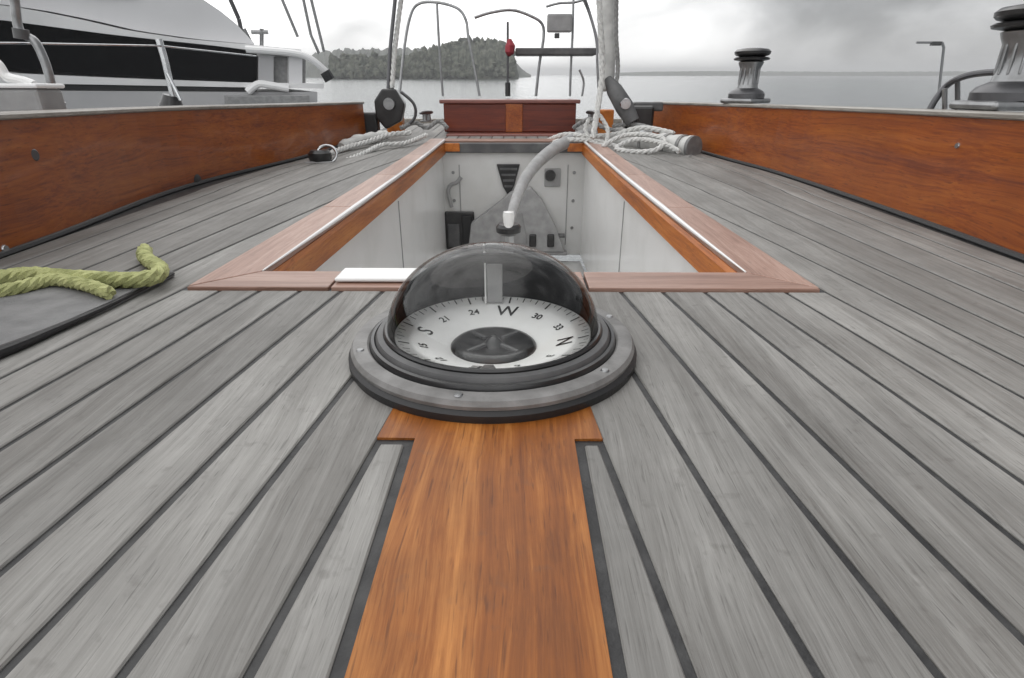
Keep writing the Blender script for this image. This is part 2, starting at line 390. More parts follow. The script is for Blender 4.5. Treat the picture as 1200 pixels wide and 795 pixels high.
# ================================================================== DECK
WF, WB = 0.680, 2.33                      # cockpit well, forward and after edge
def hw(y): return 0.300 - 0.030 * (y - WF) / (WB - WF)      # half width of the well
MW = 0.062                                # margin board
def coam(side, y):                        # inner face of the coaming
    pts = [(-0.5, .62), (0.3, .672), (0.745, .698), (1.15, .715), (1.55, .700), (1.85, .655), (2.2, .605), (2.6, .53)] if side > 0 else \
          [(-0.5, .62), (0.3, .665), (0.77, .700), (0.9, .722), (1.2, .752), (1.45, .742), (1.85, .660), (2.2, .640), (2.6, .60)]
    P = [Vector((a, b_, 0)) for a, b_ in pts]; sp = COAM[side]
    for a, b_ in zip(sp, sp[1:]):
        if a.x <= y <= b_.x + 1e-9: return a.y + (b_.y - a.y) * (y - a.x) / (b_.x - a.x)
    return sp[-1].y if y > sp[-1].x else sp[0].y
COAM = {1: smooth_path([(-0.5, .62, 0), (0.3, .672, 0), (0.745, .698, 0), (1.15, .712, 0), (1.55, .700, 0), (1.85, .655, 0), (2.2, .605, 0), (2.6, .53, 0)], 8),
        -1: smooth_path([(-0.5, .62, 0), (0.3, .665, 0), (0.77, .690, 0), (0.9, .702, 0), (1.2, .738, 0), (1.45, .730, 0), (1.85, .660, 0), (2.2, .625, 0), (2.6, .59, 0)], 8)}
deck_end = 3.15
def base_rows(fl, fr, y0, y1, n, z):
    mb = MB(); prev = None
    for i in range(n + 1):
        y = y0 + (y1 - y0) * i / n; cur = (mb.bm.verts.new((fl(y), y, z)), mb.bm.verts.new((fr(y), y, z)))
        if prev: mb.bm.faces.new((prev[0], prev[1], cur[1], cur[0]))
        prev = cur
    return mb
mb = base_rows(lambda y: -coam(-1, y) - .03, lambda y: coam(1, y) + .03, -0.45, WF - 0.01, 16, -0.0016)
for sgn in (-1, 1):
    m2 = base_rows(lambda y: sgn * (hw(max(y, WF)) + .005), lambda y: sgn * (coam(sgn, min(y, 2.6)) + .03), WF - .01, WB, 24, -0.0016)
    mb.merge(m2.bm)
mb.merge(base_rows(lambda y: -coam(-1, min(y, 2.6)) - .03, lambda y: coam(1, min(y, 2.6)) + .03, WB, deck_end, 10, -0.0016).bm)
deck = mb.build('deck', 'caulk', bend=True); tag(deck, kind='structure')

def board(name, fl, fr, y0, y1, m_, z=0.0, step=0.045, th=0.006, parent=None, lab=None, bev=0.0009):
    n = max(1, int(round((y1 - y0) / step))); mb = MB(); bm = mb.bm; rings = []
    for i in range(n + 1):
        y = y0 + (y1 - y0) * i / n; a, b_ = fl(y), fr(y)
        if b_ - a < 0.003: b_ = a + 0.003
        prof = [(a, z - th), (a, z - bev), (a + bev, z), (b_ - bev, z), (b_, z - bev), (b_, z - th)]
        rings.append([bm.verts.new((q[0], y, q[1])) for q in prof])
    for a, b_ in zip(rings, rings[1:]):
        for k in range(5): bm.faces.new((a[k], a[k + 1], b_[k + 1], b_[k]))
    bm.faces.new(rings[0]); bm.faces.new(rings[-1][::-1])
    o = mb.build(name, m_, parent or deck, bend=True)
    if lab: o['label'] = lab
    return o

def seam(k, y):                           # distance of the k-th seam from the centre line
    a = [0.0, 0.087, 0.137, 0.1845, 0.232, 0.2795, 0.3255, 0.371, 0.417, 0.462, 0.508, 0.553, 0.598, 0.643, 0.688, 0.733][k]
    wgt = 1.0 if k <= 8 else max(0.0, 1 - (k - 8) / 4.0)
    d = y - 0.15
    s_ = a - wgt * (0.080 * d + 0.055 * d * abs(d) * (1 if d > 0 else 0))
    if k > 8:                             # the outer planks bend with the coaming
        s_ += (coam(1, max(y, -.45)) - coam(1, 0.745)) * min(1, (k - 8) / 5.0) * (0.5 if y < 1.3 else 1.0)
    return s_
G = 0.0024                                # half a seam
ye = WF - MW - 0.004                      # fore edge of the margin board
for sgn in (-1, 1):
    def F2(f): return f
    def strip(name, fi, fo, y0, y1, m_='teak_grey', **kw):
        if sgn > 0: return board(name, fi, fo, y0, y1, m_, **kw)
        return board(name, lambda y: -fo(y), lambda y: -fi(y), y0, y1, m_, **kw)
    # short plank beside the bare king plank
    strip('plank', lambda y: (0.0618 if sgn > 0 else 0.0555), lambda y: seam(1, y) - G, -0.45, 0.309)
    for k in range(1, 15):
        fi = lambda y, k=k: seam(k, y) + G
        fo = lambda y, k=k: min(seam(k + 1, y) - G, coam(sgn, min(y, 2.6)) - 0.006)
        # plank stops at the cross margin board, or runs aft along the side deck until the margin board or coaming cuts it off
        if seam(k + 1, ye) <= hw(WF) + MW + 0.012:
            strip('plank', fi, fo, -0.45, ye)
        else:
            mo = lambda y: (hw(max(y, WF)) + MW + 0.003) if y > ye else 0.0
            fi2 = lambda y, fi=fi: max(fi(y), mo(y))
            y1 = ye
            while y1 < 2.75 and fo(y1) - fi2(y1) > 0.004: y1 += 0.02
            y0 = -0.45
            while y0 < y1 and fo(y0) - fi2(y0) < 0.004: y0 += 0.02
            if y1 - y0 > 0.06: strip('plank', fi2, fo, y0, y1)
# after deck athwart planks, between the well and the stern
y = WB + MW + 0.01
# king plank: narrow bare board that widens to a joggled head under the compass
mb = MB()
prof = [(-0.0485, -0.45), (0.0562, -0.45), (0.0550, 0.3165), (0.0745, 0.3165), (0.0715, 0.35), (0.055, ye), (-0.055, ye), (-0.0715, 0.35), (-0.0745, 0.3165), (-0.0485, 0.3165)]
mb.prism([(a, b_, -0.006) for a, b_ in prof], (0, 0, 0.0064))
kp = mb.build('king_plank', 'teak_bare', deck, bevel=0.0006); kp['label'] = 'bare orange brown king plank'
# margin boards round the well
mbd = MB()
def mboard(poly, m_, lab=None, z=0.0035):
    mb = MB(); mb.prism([(a, b_, -0.006) for a, b_ in poly], (0, 0, 0.006 + z)); o = mb.build('margin_board', m_, deck, bend=True, bevel=0.0012)
    if lab: o['label'] = lab
h0, h1 = hw(WF), hw(WB)
mboard([(-h0 - MW, ye + .004), (-0.199, ye + .004), (-0.199, WF), (-h0 + .002, WF)], 'teak_margin_cross')
mboard([(0.0995, ye + .004), (h0 + MW, ye + .004), (h0 - .002, WF), (0.0995, WF)], 'teak_margin_cross')
mboard([(-0.196, ye + .004), (0.0965, ye + .004), (0.0965, WF), (-0.196, WF)], 'teak_margin_cross')
for sgn in (-1, 1):
    N_ = 4
    for i in range(N_):
        ya = WF + (WB - WF) * i / N_ + (0.0012 if i else 0); yb = WF + (WB - WF) * (i + 1) / N_ - 0.0012
        def X(y, o_): return sgn * (hw(y) + o_)
        fa = (ye + .0075 if i == 0 else ya)
        mboard([(X(ya, 0.001), ya), (X(yb, 0.001), yb), (X(yb, MW), yb), (sgn * (hw(ya) + MW), fa)], 'teak_margin')
mboard([(-h1 - MW, WB + .002), (h1 + MW, WB + .002), (h1 + MW, WB + .07), (-h1 - MW, WB + .07)], 'teak_margin_cross')
# after deck: fore and aft planks between the well and the stern
k = 0; xx = -0.56
while xx < 0.54:
    board('plank', lambda y, a=xx: a + G, lambda y, a=xx: a + 0.047 - G, WB + 0.074, 3.1, 'teak_grey', step=0.2); xx += 0.047

# white strip laid on the margin board
mb = MB(); mb.box((-0.196, 0.632, 0.0045), (-0.030, 0.676, 0.0095), bev=0.0025)
tag(mb.build('white_strip', 'white_trim', bend=True), 'white strip on the fore edge of the cockpit, left of the compass', 'sill')  # plain white strip, not surely a sill

# ================================================================== COCKPIT WELL
well = empty('cockpit_well', (0, 1.5, -0.45)); tag(well, 'white cockpit well with varnished wood edges sunk in the deck', 'cockpit')
OFF = Vector((0, -1.5, 0.45))
def put(mb, name, m_, parent, off=OFF, **kw):
    if kw.pop('bend', False):
        for v in mb.bm.verts: v.co.z += sheer(v.co.y)
    for v in mb.bm.verts: v.co += off
    return mb.build(name, m_, parent, **kw)
ZB = -0.45; fd = 0.048
for sgn in (-1, 1):
    mb = MB(); P = []
    nseg = 12
    for i in range(nseg):
        a = WF + (WB - WF) * i / nseg; b_ = WF + (WB - WF) * (i + 1) / nseg
        xa, xb = sgn * (hw(a) + .010), sgn * (hw(b_) + .010)
        mb.quad((xa, a, -0.01), (xb, b_, -0.01), (xb, b_, ZB), (xa, a, ZB))
    put(mb, 'side_wall', 'gelcoat', well, bend=True)
    # varnished facing board hanging under the margin board
    mb = MB(); ring = []
    for i in range(nseg + 1):
        a = WF + (WB - WF) * i / nseg; x0 = sgn * hw(a)
        ring.append([mb.bm.verts.new(q) for q in ((x0, a, -0.0055), (x0 - sgn * .004, a, -0.012), (x0 - sgn * .004, a, -fd + .003), (x0, a, -fd), (x0 + sgn * .0095, a, -fd), (x0 + sgn * .0095, a, -0.0055))])
    for a, b_ in zip(ring, ring[1:]):
        for k in range(6): mb.bm.faces.new((a[k], a[(k + 1) % 6], b_[(k + 1) % 6], b_[k]))
    mb.bm.faces.new(ring[0]); mb.bm.faces.new(ring[-1])
    put(mb, 'facing_board', 'fascia_wood', well, bend=True)
    mb = MB()
    mb.tube([(sgn * (hw(WF + (WB - WF) * i / 16) - .0005), WF + (WB - WF) * i / 16, 0.0038 + sheer(WF + (WB - WF) * i / 16)) for i in range(17)], [.0010 + .0038 * min(1, i / 4) for i in range(17)], 10)
    put(mb, 'edge_gleam', 'white_trim', well, smooth=True)  # pale bead put in for the sky gleam along the edge
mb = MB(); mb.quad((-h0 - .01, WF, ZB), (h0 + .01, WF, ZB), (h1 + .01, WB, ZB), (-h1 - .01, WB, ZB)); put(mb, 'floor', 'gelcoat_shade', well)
mb = MB(); mb.quad((-h0 - .01, WF - .002, ZB), (h0 + .01, WF - .002, ZB), (h0 + .01, WF - .002, -0.008), (-h0 - .01, WF - .002, -0.008)); put(mb, 'front_wall', 'gelcoat', well)
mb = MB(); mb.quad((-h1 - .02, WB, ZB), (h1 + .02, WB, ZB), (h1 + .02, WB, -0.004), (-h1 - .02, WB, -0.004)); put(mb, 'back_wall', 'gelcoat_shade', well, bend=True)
mb = MB(); mb.box((-h1 + .006, WB - .022, -0.040), (h1 - .006, WB + .001, -0.004), bev=.003); put(mb, 'facing_board', 'dark_grey', well, bend=True)  # after board coloured dark grey to hold the shade under the ledge
for sgn in (-1, 1):
    mb = MB(); mb.box((sgn * (h1 - .032) - .03, WB - .03, -0.034), (sgn * (h1 - .032) + .03, WB - .0225, -0.003), bev=.002)
    put(mb, 'corner_block', 'fascia_wood', well, bend=True)

# fittings on the after wall of the well
def on_wall(px, py): 
    p = bat(px, py, Y=WB - .002); return p
# triangular ventilator
p = on_wall(596, 210); v = empty('ventilator', p); tag(v, 'black triangular vent grille on the back wall of the cockpit, under the tiller', 'vent')
mb = MB(); mb.prism([(-.047, 0, .058), (.045, 0, .058), (.024, 0, -.022), (0.0, 0, -.066), (-.022, 0, -.030)], (0, -.012, 0)); mb.build('cover', 'black_plastic', v, bevel=.003)
for i in range(4):
    mb = MB(); wd = .034 - i * .006; mb.box((-wd, -.018, .036 - i * .022), (wd, -.0125, .044 - i * .022), bev=.001); mb.build('slat', 'dark_grey', v)
p = on_wall(648, 208); f = empty('wall_socket', p); tag(f, 'small black socket with grey plate at the top right of the cockpit back wall', 'socket')
mb = MB(); mb.box((-.034, -.006, -.036), (.030, 0, .034), bev=.003); mb.build('plate', 'mid_grey', f)
mb = MB(); mb.lathe([(0, .016), (.019, .016), (.022, .006), (.022, 0)], 20, Matrix.Translation((-.012, -.006, .008)) @ Matrix.Rotation(PI / 2, 4, 'X')); mb.build('cap', 'black_plastic', f, smooth=True)
# square hatch at lower left
p = on_wall(541, 270); f = empty('stowage_pocket', p); tag(f, 'square black stowage pocket low on the left of the cockpit back wall', 'pocket')
mb = MB(); mb.box((-.066, -.012, -.080), (.054, 0, .078), bev=.006); mb.build('frame', 'black_plastic', f)
mb = MB(); mb.box((-.055, -.019, -.068), (-.006, -.0125, .03), bev=.004); mb.build('flap', 'dark_grey', f)
mb = MB(); mb.box((.004, -.017, -.068), (.044, -.0125, .064), bev=.004); mb.build('flap', 'black_rubber', f)
# drain pipe
mb = MB(); mb.tube(smooth_path([on_wall(541, 207) + Vector((0, -.02, 0)), on_wall(536, 213) + Vector((0, -.02, 0)), on_wall(528, 217) + Vector((0, -.02, 0)), on_wall(526, 226) + Vector((0, -.02, 0)), on_wall(530, 242) + Vector((0, -.02, 0))], 6), .0075, 8)
tag(mb.build('drain_hose', 'mid_grey', smooth=True), 'grey drain hose bent along the left of the cockpit back wall', 'hose')
# tapered grey block added for the tiller's shadow on the after wall
e_ = empty('shadow_block', (0, WB - .06, ZB)); tag(e_, 'grey tapered block added for the shadow below the tiller on the cockpit back wall', 'shadow_body'); o_ = e_.location
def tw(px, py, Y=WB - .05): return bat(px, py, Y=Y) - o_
mb = MB(); mb.prism([tw(598, 226), tw(622, 220), tw(636, 236), tw(652, 268), tw(662, 296), tw(548, 296), tw(552, 262), tw(580, 244)], (0, .046, 0)); mb.build('shadow_body', 'tiller_grey', e_, bevel=.006)
mb = MB(); mb.prism([tw(585, 286, WB - .055), tw(618, 286, WB - .055), tw(612, 250, WB - .055), tw(592, 250, WB - .055)], (0, .01, 0)); mb.build('block_plate', 'mid_grey', e_, bevel=.002)
# foot bar with clamps low on the right
p = bat(640, 279, Y=WB - .04); f = empty('cleat_rail', p); tag(f, 'dark rail with two black clamps low on the right of the cockpit back wall', 'rail')
mb = MB(); mb.tube([(-.075, 0, .006), (.075, 0, .010)], .009, 10); mb.build('bar', 'dark_grey', f, smooth=True)
for dx in (-.055, .018):
    mb = MB(); mb.box((dx - .014, -.02, -.034), (dx + .014, .012, .018), bev=.004); mb.build('clamp', 'black_plastic', f)
mb = MB(); mb.box((.016, .0, -.055), (.044, .03, -.034), bev=.003); mb.build('foot', 'black_plastic', f)
mb = MB(); mb.box((-.21, -.05, -.012), (.22, 0, .0), bev=.003)
st = mb.build('foot_board', 'mid_grey'); st.location = Vector((0, WB - .004, -.40)); tag(st, 'grey foot board low across the cockpit back wall', 'board')

# moulded seam and screws of the well lining
for sx in (-1, 1):
    mb = MB(); mb.tube([(sx * (h1 - .055), WB - .001, -.06), (sx * (h1 - .055), WB - .001, ZB + .07)], .0022, 6); put(mb, 'lining_seam', 'mid_grey', well, smooth=True)
    for zz_ in (-.09, -.20, -.31):
        mb = MB(); mb.lathe([(0, .0035), (.005, .003), (.0065, 0)], 12, Matrix.Translation((sx * (h1 - .03), WB - .001, zz_)) @ Matrix.Rotation(PI / 2, 4, 'X')); put(mb, 'lining_screw', 'dull_steel', well, smooth=True)
    mb = MB(); mb.tube([(sx * (hw(1.5) + .0095), 1.5, -.055), (sx * (hw(1.5) + .0095), 1.5, ZB)], .002, 6); put(mb, 'lining_seam', 'mid_grey', well, smooth=True)

# ================================================================== COAMINGS
def coaming(sgn, y0, y1, label):
    e_ = empty('coaming', (sgn * 0.70, 1.2, 0)); tag(e_, label, 'coaming'); off = Vector((-sgn * .70, -1.2, 0))
    th = 0.028
    def top(y): return 0.172 - 0.012 * max(0, (y - .8)) / 1.5
    n = 44
    mb = MB(); rg = []
    for i in range(n + 1):
        y = y0 + (y1 - y0) * i / n; x0 = sgn * coam(sgn, y); x1 = x0 + sgn * th; zt = top(y)
        rg.append([mb.bm.verts.new(q) for q in ((x0, y, -.004), (x0, y, zt), (x1, y, zt), (x1, y, -.12))])
    for a, b_ in zip(rg, rg[1:]):
        for k in range(4): mb.bm.faces.new((a[k], a[(k + 1) % 4], b_[(k + 1) % 4], b_[k]))
    mb.bm.faces.new(rg[0]); mb.bm.faces.new(rg[-1])
    put(mb, 'side_board', 'mahogany', e_, off=off)
    mb = MB(); rg = []
    for i in range(n + 1):
        y = y0 + (y1 - y0) * i / n; x0 = sgn * (coam(sgn, y) - .006); x1 = sgn * (coam(sgn, y) + .052); zt = top(y) + .0005
        rg.append([mb.bm.verts.new(q) for q in ((x0 + sgn * .002, y, zt), (x0, y, zt + .002), (x0, y, zt + .0065), (x0 + sgn * .003, y, zt + .009), (x1 - sgn * .003, y, zt + .009), (x1, y, zt + .0065), (x1, y, zt))])
    for a, b_ in zip(rg, rg[1:]):
        for k in range(7): mb.bm.faces.new((a[k], a[(k + 1) % 7], b_[(k + 1) % 7], b_[k]))
    mb.bm.faces.new(rg[0]); mb.bm.faces.new(rg[-1])
    put(mb, 'cap_rail', 'cap_wood', e_, off=off)
    # dark bedding bead and small varnished quadrant at the foot
    mb = MB(); mb.tube([(sgn * (coam(sgn, y0 + (y1 - y0) * i / n) - .001), y0 + (y1 - y0) * i / n, .002 + sheer(y0 + (y1 - y0) * i / n)) for i in range(n + 1)], .0055, 8)
    put(mb, 'bedding_bead', 'black_rubber', e_, off=off, smooth=True)
    return e_, top, off
cl, ctop, offl = coaming(-1, -0.45, 2.45, 'left varnished mahogany coaming with dark drain hole near the deck')
cr_, ctopr, offr = coaming(1, -0.45, 2.45, 'right varnished mahogany coaming with one small screw in its side')
# screws, drain holes
def plug(px, py, sgn, parent, off, r, m_, name, th=.002):
    # point on the coaming face along the sight line
    o = BINV @ CAM; d = BINV.to_3x3() @ ray(px, py); kk = 0.3
    while abs((o + d * kk).x) < coam(sgn, (o + d * kk).y): kk += 0.002
    q = o + d * kk
    mb = MB(); mb.lathe([(0, th), (r * .8, th), (r, th * .3), (r, -.004)], 20, Matrix.Translation(q + off) @ Matrix.Rotation(-sgn * PI / 2, 4, 'Y')); mb.build(name, m_, parent, smooth=True)
    return q
plug(1123, 171, 1, cr_, offr, .0048, 'stainless', 'screw', .003)
plug(232, 213, -1, cl, offl, .017, 'black_rubber', 'drain_hole', .003)
plug(40, 182, -1, cl, offl, .009, 'dark_steel', 'screw', .002)
plug(5, 292, -1, cl, offl, .006, 'stainless', 'screw', .003)

# ================================================================== COMPASS
CX0, CY0 = -0.0030, 0.457
cmp_ = empty('compass', (CX0, CY0, 0)); tag(cmp_, 'deck compass with clear dome over white card, set in grey round flange', 'compass')
mb = MB(); mb.lathe([(.1215, -.004), (.1235, .0005), (.1235, .006), (.1205, .0085), (.110, .0085), (.110, -.004)], 96); mb.build('gasket', 'black_rubber', cmp_, smooth=True)
mb = MB(); mb.lathe([(.1205, .0088), (.1212, .012), (.1190, .0155), (.1150, .0165), (.1075, .0165), (.1058, .0150), (.1055, .010)], 96); mb.build('flange', 'flange_grey', cmp_, smooth=True)
mb = MB(); mb.lathe([(.1052, .010), (.1052, .0165), (.1040, .0190), (.1015, .0195), (.1005, .0180)], 96); mb.build('inner_ring', 'black_plastic', cmp_, smooth=True)
mb = MB(); mb.lathe([(.1003, .012), (.1003, .0195), (.0985, .0225), (.0940, .0235), (.0918, .0220), (.0905, .016)], 96); mb.build('bezel', 'dark_grey', cmp_, smooth=True)
for k in range(6):
    a = R(20 + 60 * k); mb = MB(); mb.lathe([(0, .0012), (.0025, .0010), (.0034, 0)], 14, Matrix.Translation((.1135 * math.cos(a), .1135 * math.sin(a), .0165))); mb.build('screw', 'dull_steel', cmp_, smooth=True)
# bowl liner, conical card, hub
mb = MB(); mb.lathe([(.0905, .020), (.0895, .010), (.080, -.012), (.05, -.03), (0, -.034)], 64); mb.build('bowl', 'black_plastic', cmp_, smooth=True)
card = None
mb = MB(); mb.lathe([(.0375, .0030), (.0385, .0042), (.0838, .0200), (.0846, .0196), (.0846, .0178), (.0375, .0010)], 96); card = mb.build('compass_card', 'card_white', cmp_, smooth=True)
def card_z(r): return .0042 + (r - .0385) / (.0838 - .0385) * .0158
HEAD = -10                                   # bearing of the card's north, degrees anticlockwise from athwart
for d in range(0, 360, 5):
    a = R(d + HEAD); big = d % 30 == 0; med = d % 10 == 0
    ra, rb, wd = (.0735 if big else .0765 if med else .0790), .0826, (.0008 if big else .00050 if med else .00032)
    mb = MB(); ca, sa = math.cos(a), math.sin(a)
    def q(r, t_): return (r * ca - t_ * sa, r * sa + t_ * ca, card_z(r) + .00045)
    mb.quad(q(ra, -wd), q(rb, -wd), q(rb, wd), q(ra, wd)); mb.build('degree_mark', 'ink', card)
slope = math.atan2(.0158, .0453)
for d in range(0, 360, 30):
    s_ = {0: 'N', 90: 'W', 180: 'S', 270: 'E'}.get(d, str((360 - d) // 10))
    cu = bpy.data.curves.new('t', 'FONT'); cu.body = s_; cu.size = .0205 if d % 90 == 0 else .0105; cu.align_x = 'CENTER'; cu.align_y = 'CENTER'; cu.resolution_u = 3; cu.offset = .0002
    ob = bpy.data.objects.new('t', cu); C.objects.link(ob)
    me = bpy.data.meshes.new_from_object(ob); bpy.data.objects.remove(ob); bpy.data.curves.remove(cu)
    a = R(d + HEAD); rr_ = .0615
    me.transform(Matrix.Translation((rr_ * math.cos(a), rr_ * math.sin(a), card_z(rr_) + .0006)) @ Matrix.Rotation(a - PI / 2, 4, 'Z') @ Matrix.Rotation(slope, 4, 'X'))
    me.materials.clear(); me.materials.append(M['ink'])
    o = bpy.data.objects.new('bearing_letter' if d % 90 == 0 else 'bearing_number', me); C.objects.link(o); o.parent = card
mb = MB(); mb.lathe([(.0378, .0005), (.0374, .0050), (.0345, .0075), (.0290, .0085), (.0180, .0050), (.0100, .0045), (.0060, .0095), (.0025, .0125), (0, .0130)], 64); mb.build('hub', 'black_plastic', cmp_, smooth=True)
for k in range(4):
    a = R(45 + 90 * k); mb = MB(); mb.box((-.0016, .010, 0), (.0016, .030, .0030), Matrix.Rotation(a, 4, 'Z') @ Matrix.Translation((0, 0, .0062)), bev=.0006); mb.build('hub_rib', 'dark_grey', cmp_)
# lubber pointer at the near rim
mb = MB(); mb.prism([(-.0080, -.0895, .0195), (.0080, -.0895, .0195), (.0035, -.0805, .0215), (-.0035, -.0805, .0215)], (0, 0, .0035)); mb.build('lubber_pointer', 'dull_steel', cmp_, bevel=.0008)
# dark hood round the far half of the bowl, inside the dome
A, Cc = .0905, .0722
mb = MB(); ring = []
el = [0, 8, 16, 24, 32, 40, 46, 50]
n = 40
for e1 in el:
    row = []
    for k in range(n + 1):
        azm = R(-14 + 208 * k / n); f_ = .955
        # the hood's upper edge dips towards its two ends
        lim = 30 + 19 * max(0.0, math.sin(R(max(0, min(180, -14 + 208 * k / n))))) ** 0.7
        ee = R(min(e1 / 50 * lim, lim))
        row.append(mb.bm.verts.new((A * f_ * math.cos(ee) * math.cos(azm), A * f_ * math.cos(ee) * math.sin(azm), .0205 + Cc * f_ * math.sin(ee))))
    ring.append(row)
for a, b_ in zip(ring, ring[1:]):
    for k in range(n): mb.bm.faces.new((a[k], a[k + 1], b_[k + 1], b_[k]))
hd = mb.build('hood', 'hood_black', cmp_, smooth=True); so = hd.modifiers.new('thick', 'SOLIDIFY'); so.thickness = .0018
# lubber post, a pale upright with a bright edge on the far side
mb = MB(); mb.box((-.0092, .0700, .018), (.0062, .0735, .064), Matrix.Rotation(0, 4, 'Z'), bev=.001); mb.build('lubber_post', 'mid_grey', cmp_)
mb = MB(); mb.box((-.0112, .0680, .018), (-.0094, .0715, .064), bev=.0005); mb.build('lubber_line', 'white_trim', cmp_)
# clear dome
mb = MB(); mb.lathe([(A * math.cos(R(e1)), .0215 + Cc * math.sin(R(e1))) for e1 in range(0, 90, 5)] + [(0, .0215 + Cc)], 96)
dm = mb.build('dome', 'clear_bowl', cmp_, smooth=True, auto=80)
mb = MB(); mb.lathe([(.0925, .0215), (.0932, .0245), (.0920, .0262), (.0900, .0262), (.0896, .0215)], 96); mb.build('dome_clamp_ring', 'black_plastic', cmp_, smooth=True)

# ================================================================== WINCHES
def make_winch(label):
    e_ = empty('winch'); tag(e_, label, 'winch', 'winches on the right coaming')
    mb = MB(); mb.box((-.058, -.052, 0), (.058, .052, .014), bev=.006); mb.build('pad', 'dull_steel', e_)
    mb = MB(); mb.lathe([(.052, .014), (.052, .026), (.046, .034), (.034, .040), (.030, .042)], 40); mb.build('base', 'dark_steel', e_, smooth=True)
    mb = MB(); mb.lathe([(.030, .042), (.027, .055), (.0245, .072), (.0265, .090), (.033, .104), (.036, .112), (.030, .114)], 40); mb.build('drum', 'dull_steel', e_, smooth=True)
    for k in range(12):
        a = 2 * PI * k / 12; mb = MB(); mb.box((.024, -.0018, .052), (.029, .0018, .098), Matrix.Rotation(a, 4, 'Z'), bev=.001); mb.build('drum_rib', 'dull_steel', e_)
    mb = MB(); mb.lathe([(.030, .114), (.049, .118), (.051, .122), (.046, .125), (.036, .126)], 48); mb.build('lower_jaw', 'black_plastic', e_, smooth=True)
    mb = MB(); mb.lathe([(.036, .127), (.046, .130), (.050, .134), (.051, .140), (.044, .146), (.024, .149), (.012, .149), (.010, .142), (0, .142)], 48); mb.build('top_cap', 'black_plastic', e_, smooth=True)
    mb = MB(); mb.box((.030, -.008, .112), (.058, .008, .118), bev=.002); mb.build('stripper_arm', 'stainless', e_)
    return e_
w1 = make_winch('near winch cut by the right edge of the photo, black cap above grey drum')
yw = 0.87; w1.location = (bat(1214, 14, Y=1.0).x, 1.0, ctopr(1.0) + .0098)
w2 = copy_tree(w1); boat_roots.append(w2); w2['label'] = 'farther winch with dark flared cap, alone midway along the right coaming'
yw = 1.88; w2.location = (bat(874, 115, Y=yw).x, yw, ctopr(yw) + .0098); w2.rotation_euler.z = R(40)

# ================================================================== ROPES, ADDED SHEET ON THE FOREDECK (left)
# flat grey sheet with black edge, added for the dark patch by the rope
sheet_p = [bat(205, 321, z=.004), bat(130, 358, z=.004), bat(60, 389, z=.004), bat(0, 414, z=.004), bat(-140, 462, z=.004), bat(-330, 440, z=.004), bat(-300, 350, z=.004), bat(-40, 334, z=.004), bat(130, 322, z=.004)]
e_ = empty('added_grey_sheet', (-.5, .55, 0)); tag(e_, 'flat grey sheet with black edge added for the dark patch under the yellow rope', 'sheet')
def sheet_mesh(scale_z, z0, grow):
    mb = MB(); c = Vector((-.62, .58, 0)); poly = [Vector((p.x, p.y, z0)) for p in sheet_p]
    mb.prism(poly, (0, 0, scale_z)); return mb
mb = sheet_mesh(.0075, .0008, 0); 
for v in mb.bm.verts: v.co -= Vector((-.5, .55, 0))
mb.build('sheet_body', 'canvas_grey', e_, bevel=.0015)
mb = MB(); fr_ = [Vector((p.x + .0, p.y - .0015, .0050)) for p in sheet_p[:6]]
mb.tube([q_ - Vector((-.5, .55, 0)) for q_ in smooth_path(fr_, 5)], [.0010 + .0048 * min(1, i / 16) for i in range(26)], 10); mb.build('sheet_edge', 'black_rubber', e_, smooth=True)
# yellow rope laid over it
zz = .017
pts = [bat(-260, 372, z=zz), bat(-120, 346, z=zz), bat(-20, 330, z=zz), bat(30, 322, z=zz), bat(80, 325, z=zz), bat(125, 328, z=zz), bat(160, 328, z=zz), bat(184, 323, z=zz), bat(187, 314, z=zz), bat(176, 307, z=.014), bat(169, 300, z=.012), bat(170, 293, z=.010)]
mb = rope_mb(pts, .0092, strands=4, pitch=.046)
pts = [bat(-260, 392, z=.014), bat(-120, 366, z=.014), bat(-30, 346, z=.014), bat(20, 338, z=.014), bat(60, 328, z=.016), bat(100, 334, z=.016), bat(128, 344, z=.015)]
rope_mb(pts, .0075, mb=mb, strands=4, pitch=.04)
tag(mb.build('mooring_rope', 'rope_yellow', smooth=True), 'yellow green rope lying on the added grey sheet at the left', 'rope')

# ================================================================== STERN
# mahogany stern box
YB = 2.62
bl, br_ = bat(516, 118, Y=YB), bat(679, 118, Y=YB)
zt = bl.z; e_ = empty('stern_box', (0, YB, 0)); tag(e_, 'dark red mahogany locker across the stern behind the cockpit', 'locker')
x0, x1 = bl.x, bl.x + (br_.x - bl.x)
zb = bat(600, 155, Y=YB).z
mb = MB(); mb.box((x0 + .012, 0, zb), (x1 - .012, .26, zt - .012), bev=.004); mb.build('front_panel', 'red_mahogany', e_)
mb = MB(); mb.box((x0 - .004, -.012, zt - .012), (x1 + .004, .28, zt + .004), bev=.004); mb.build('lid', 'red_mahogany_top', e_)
mb = MB(); mb.box((-.036, -.008, zb + .001), (.036, -.0005, zt - .013), bev=.002); mb.build('centre_panel', 'mahogany', e_)
mb = MB(); mb.box((x0 + .03, -.10, zb - .030), (x1 - .06, .26, zb - .001), bev=.005); mb.build('step', 'red_mahogany_top', e_)

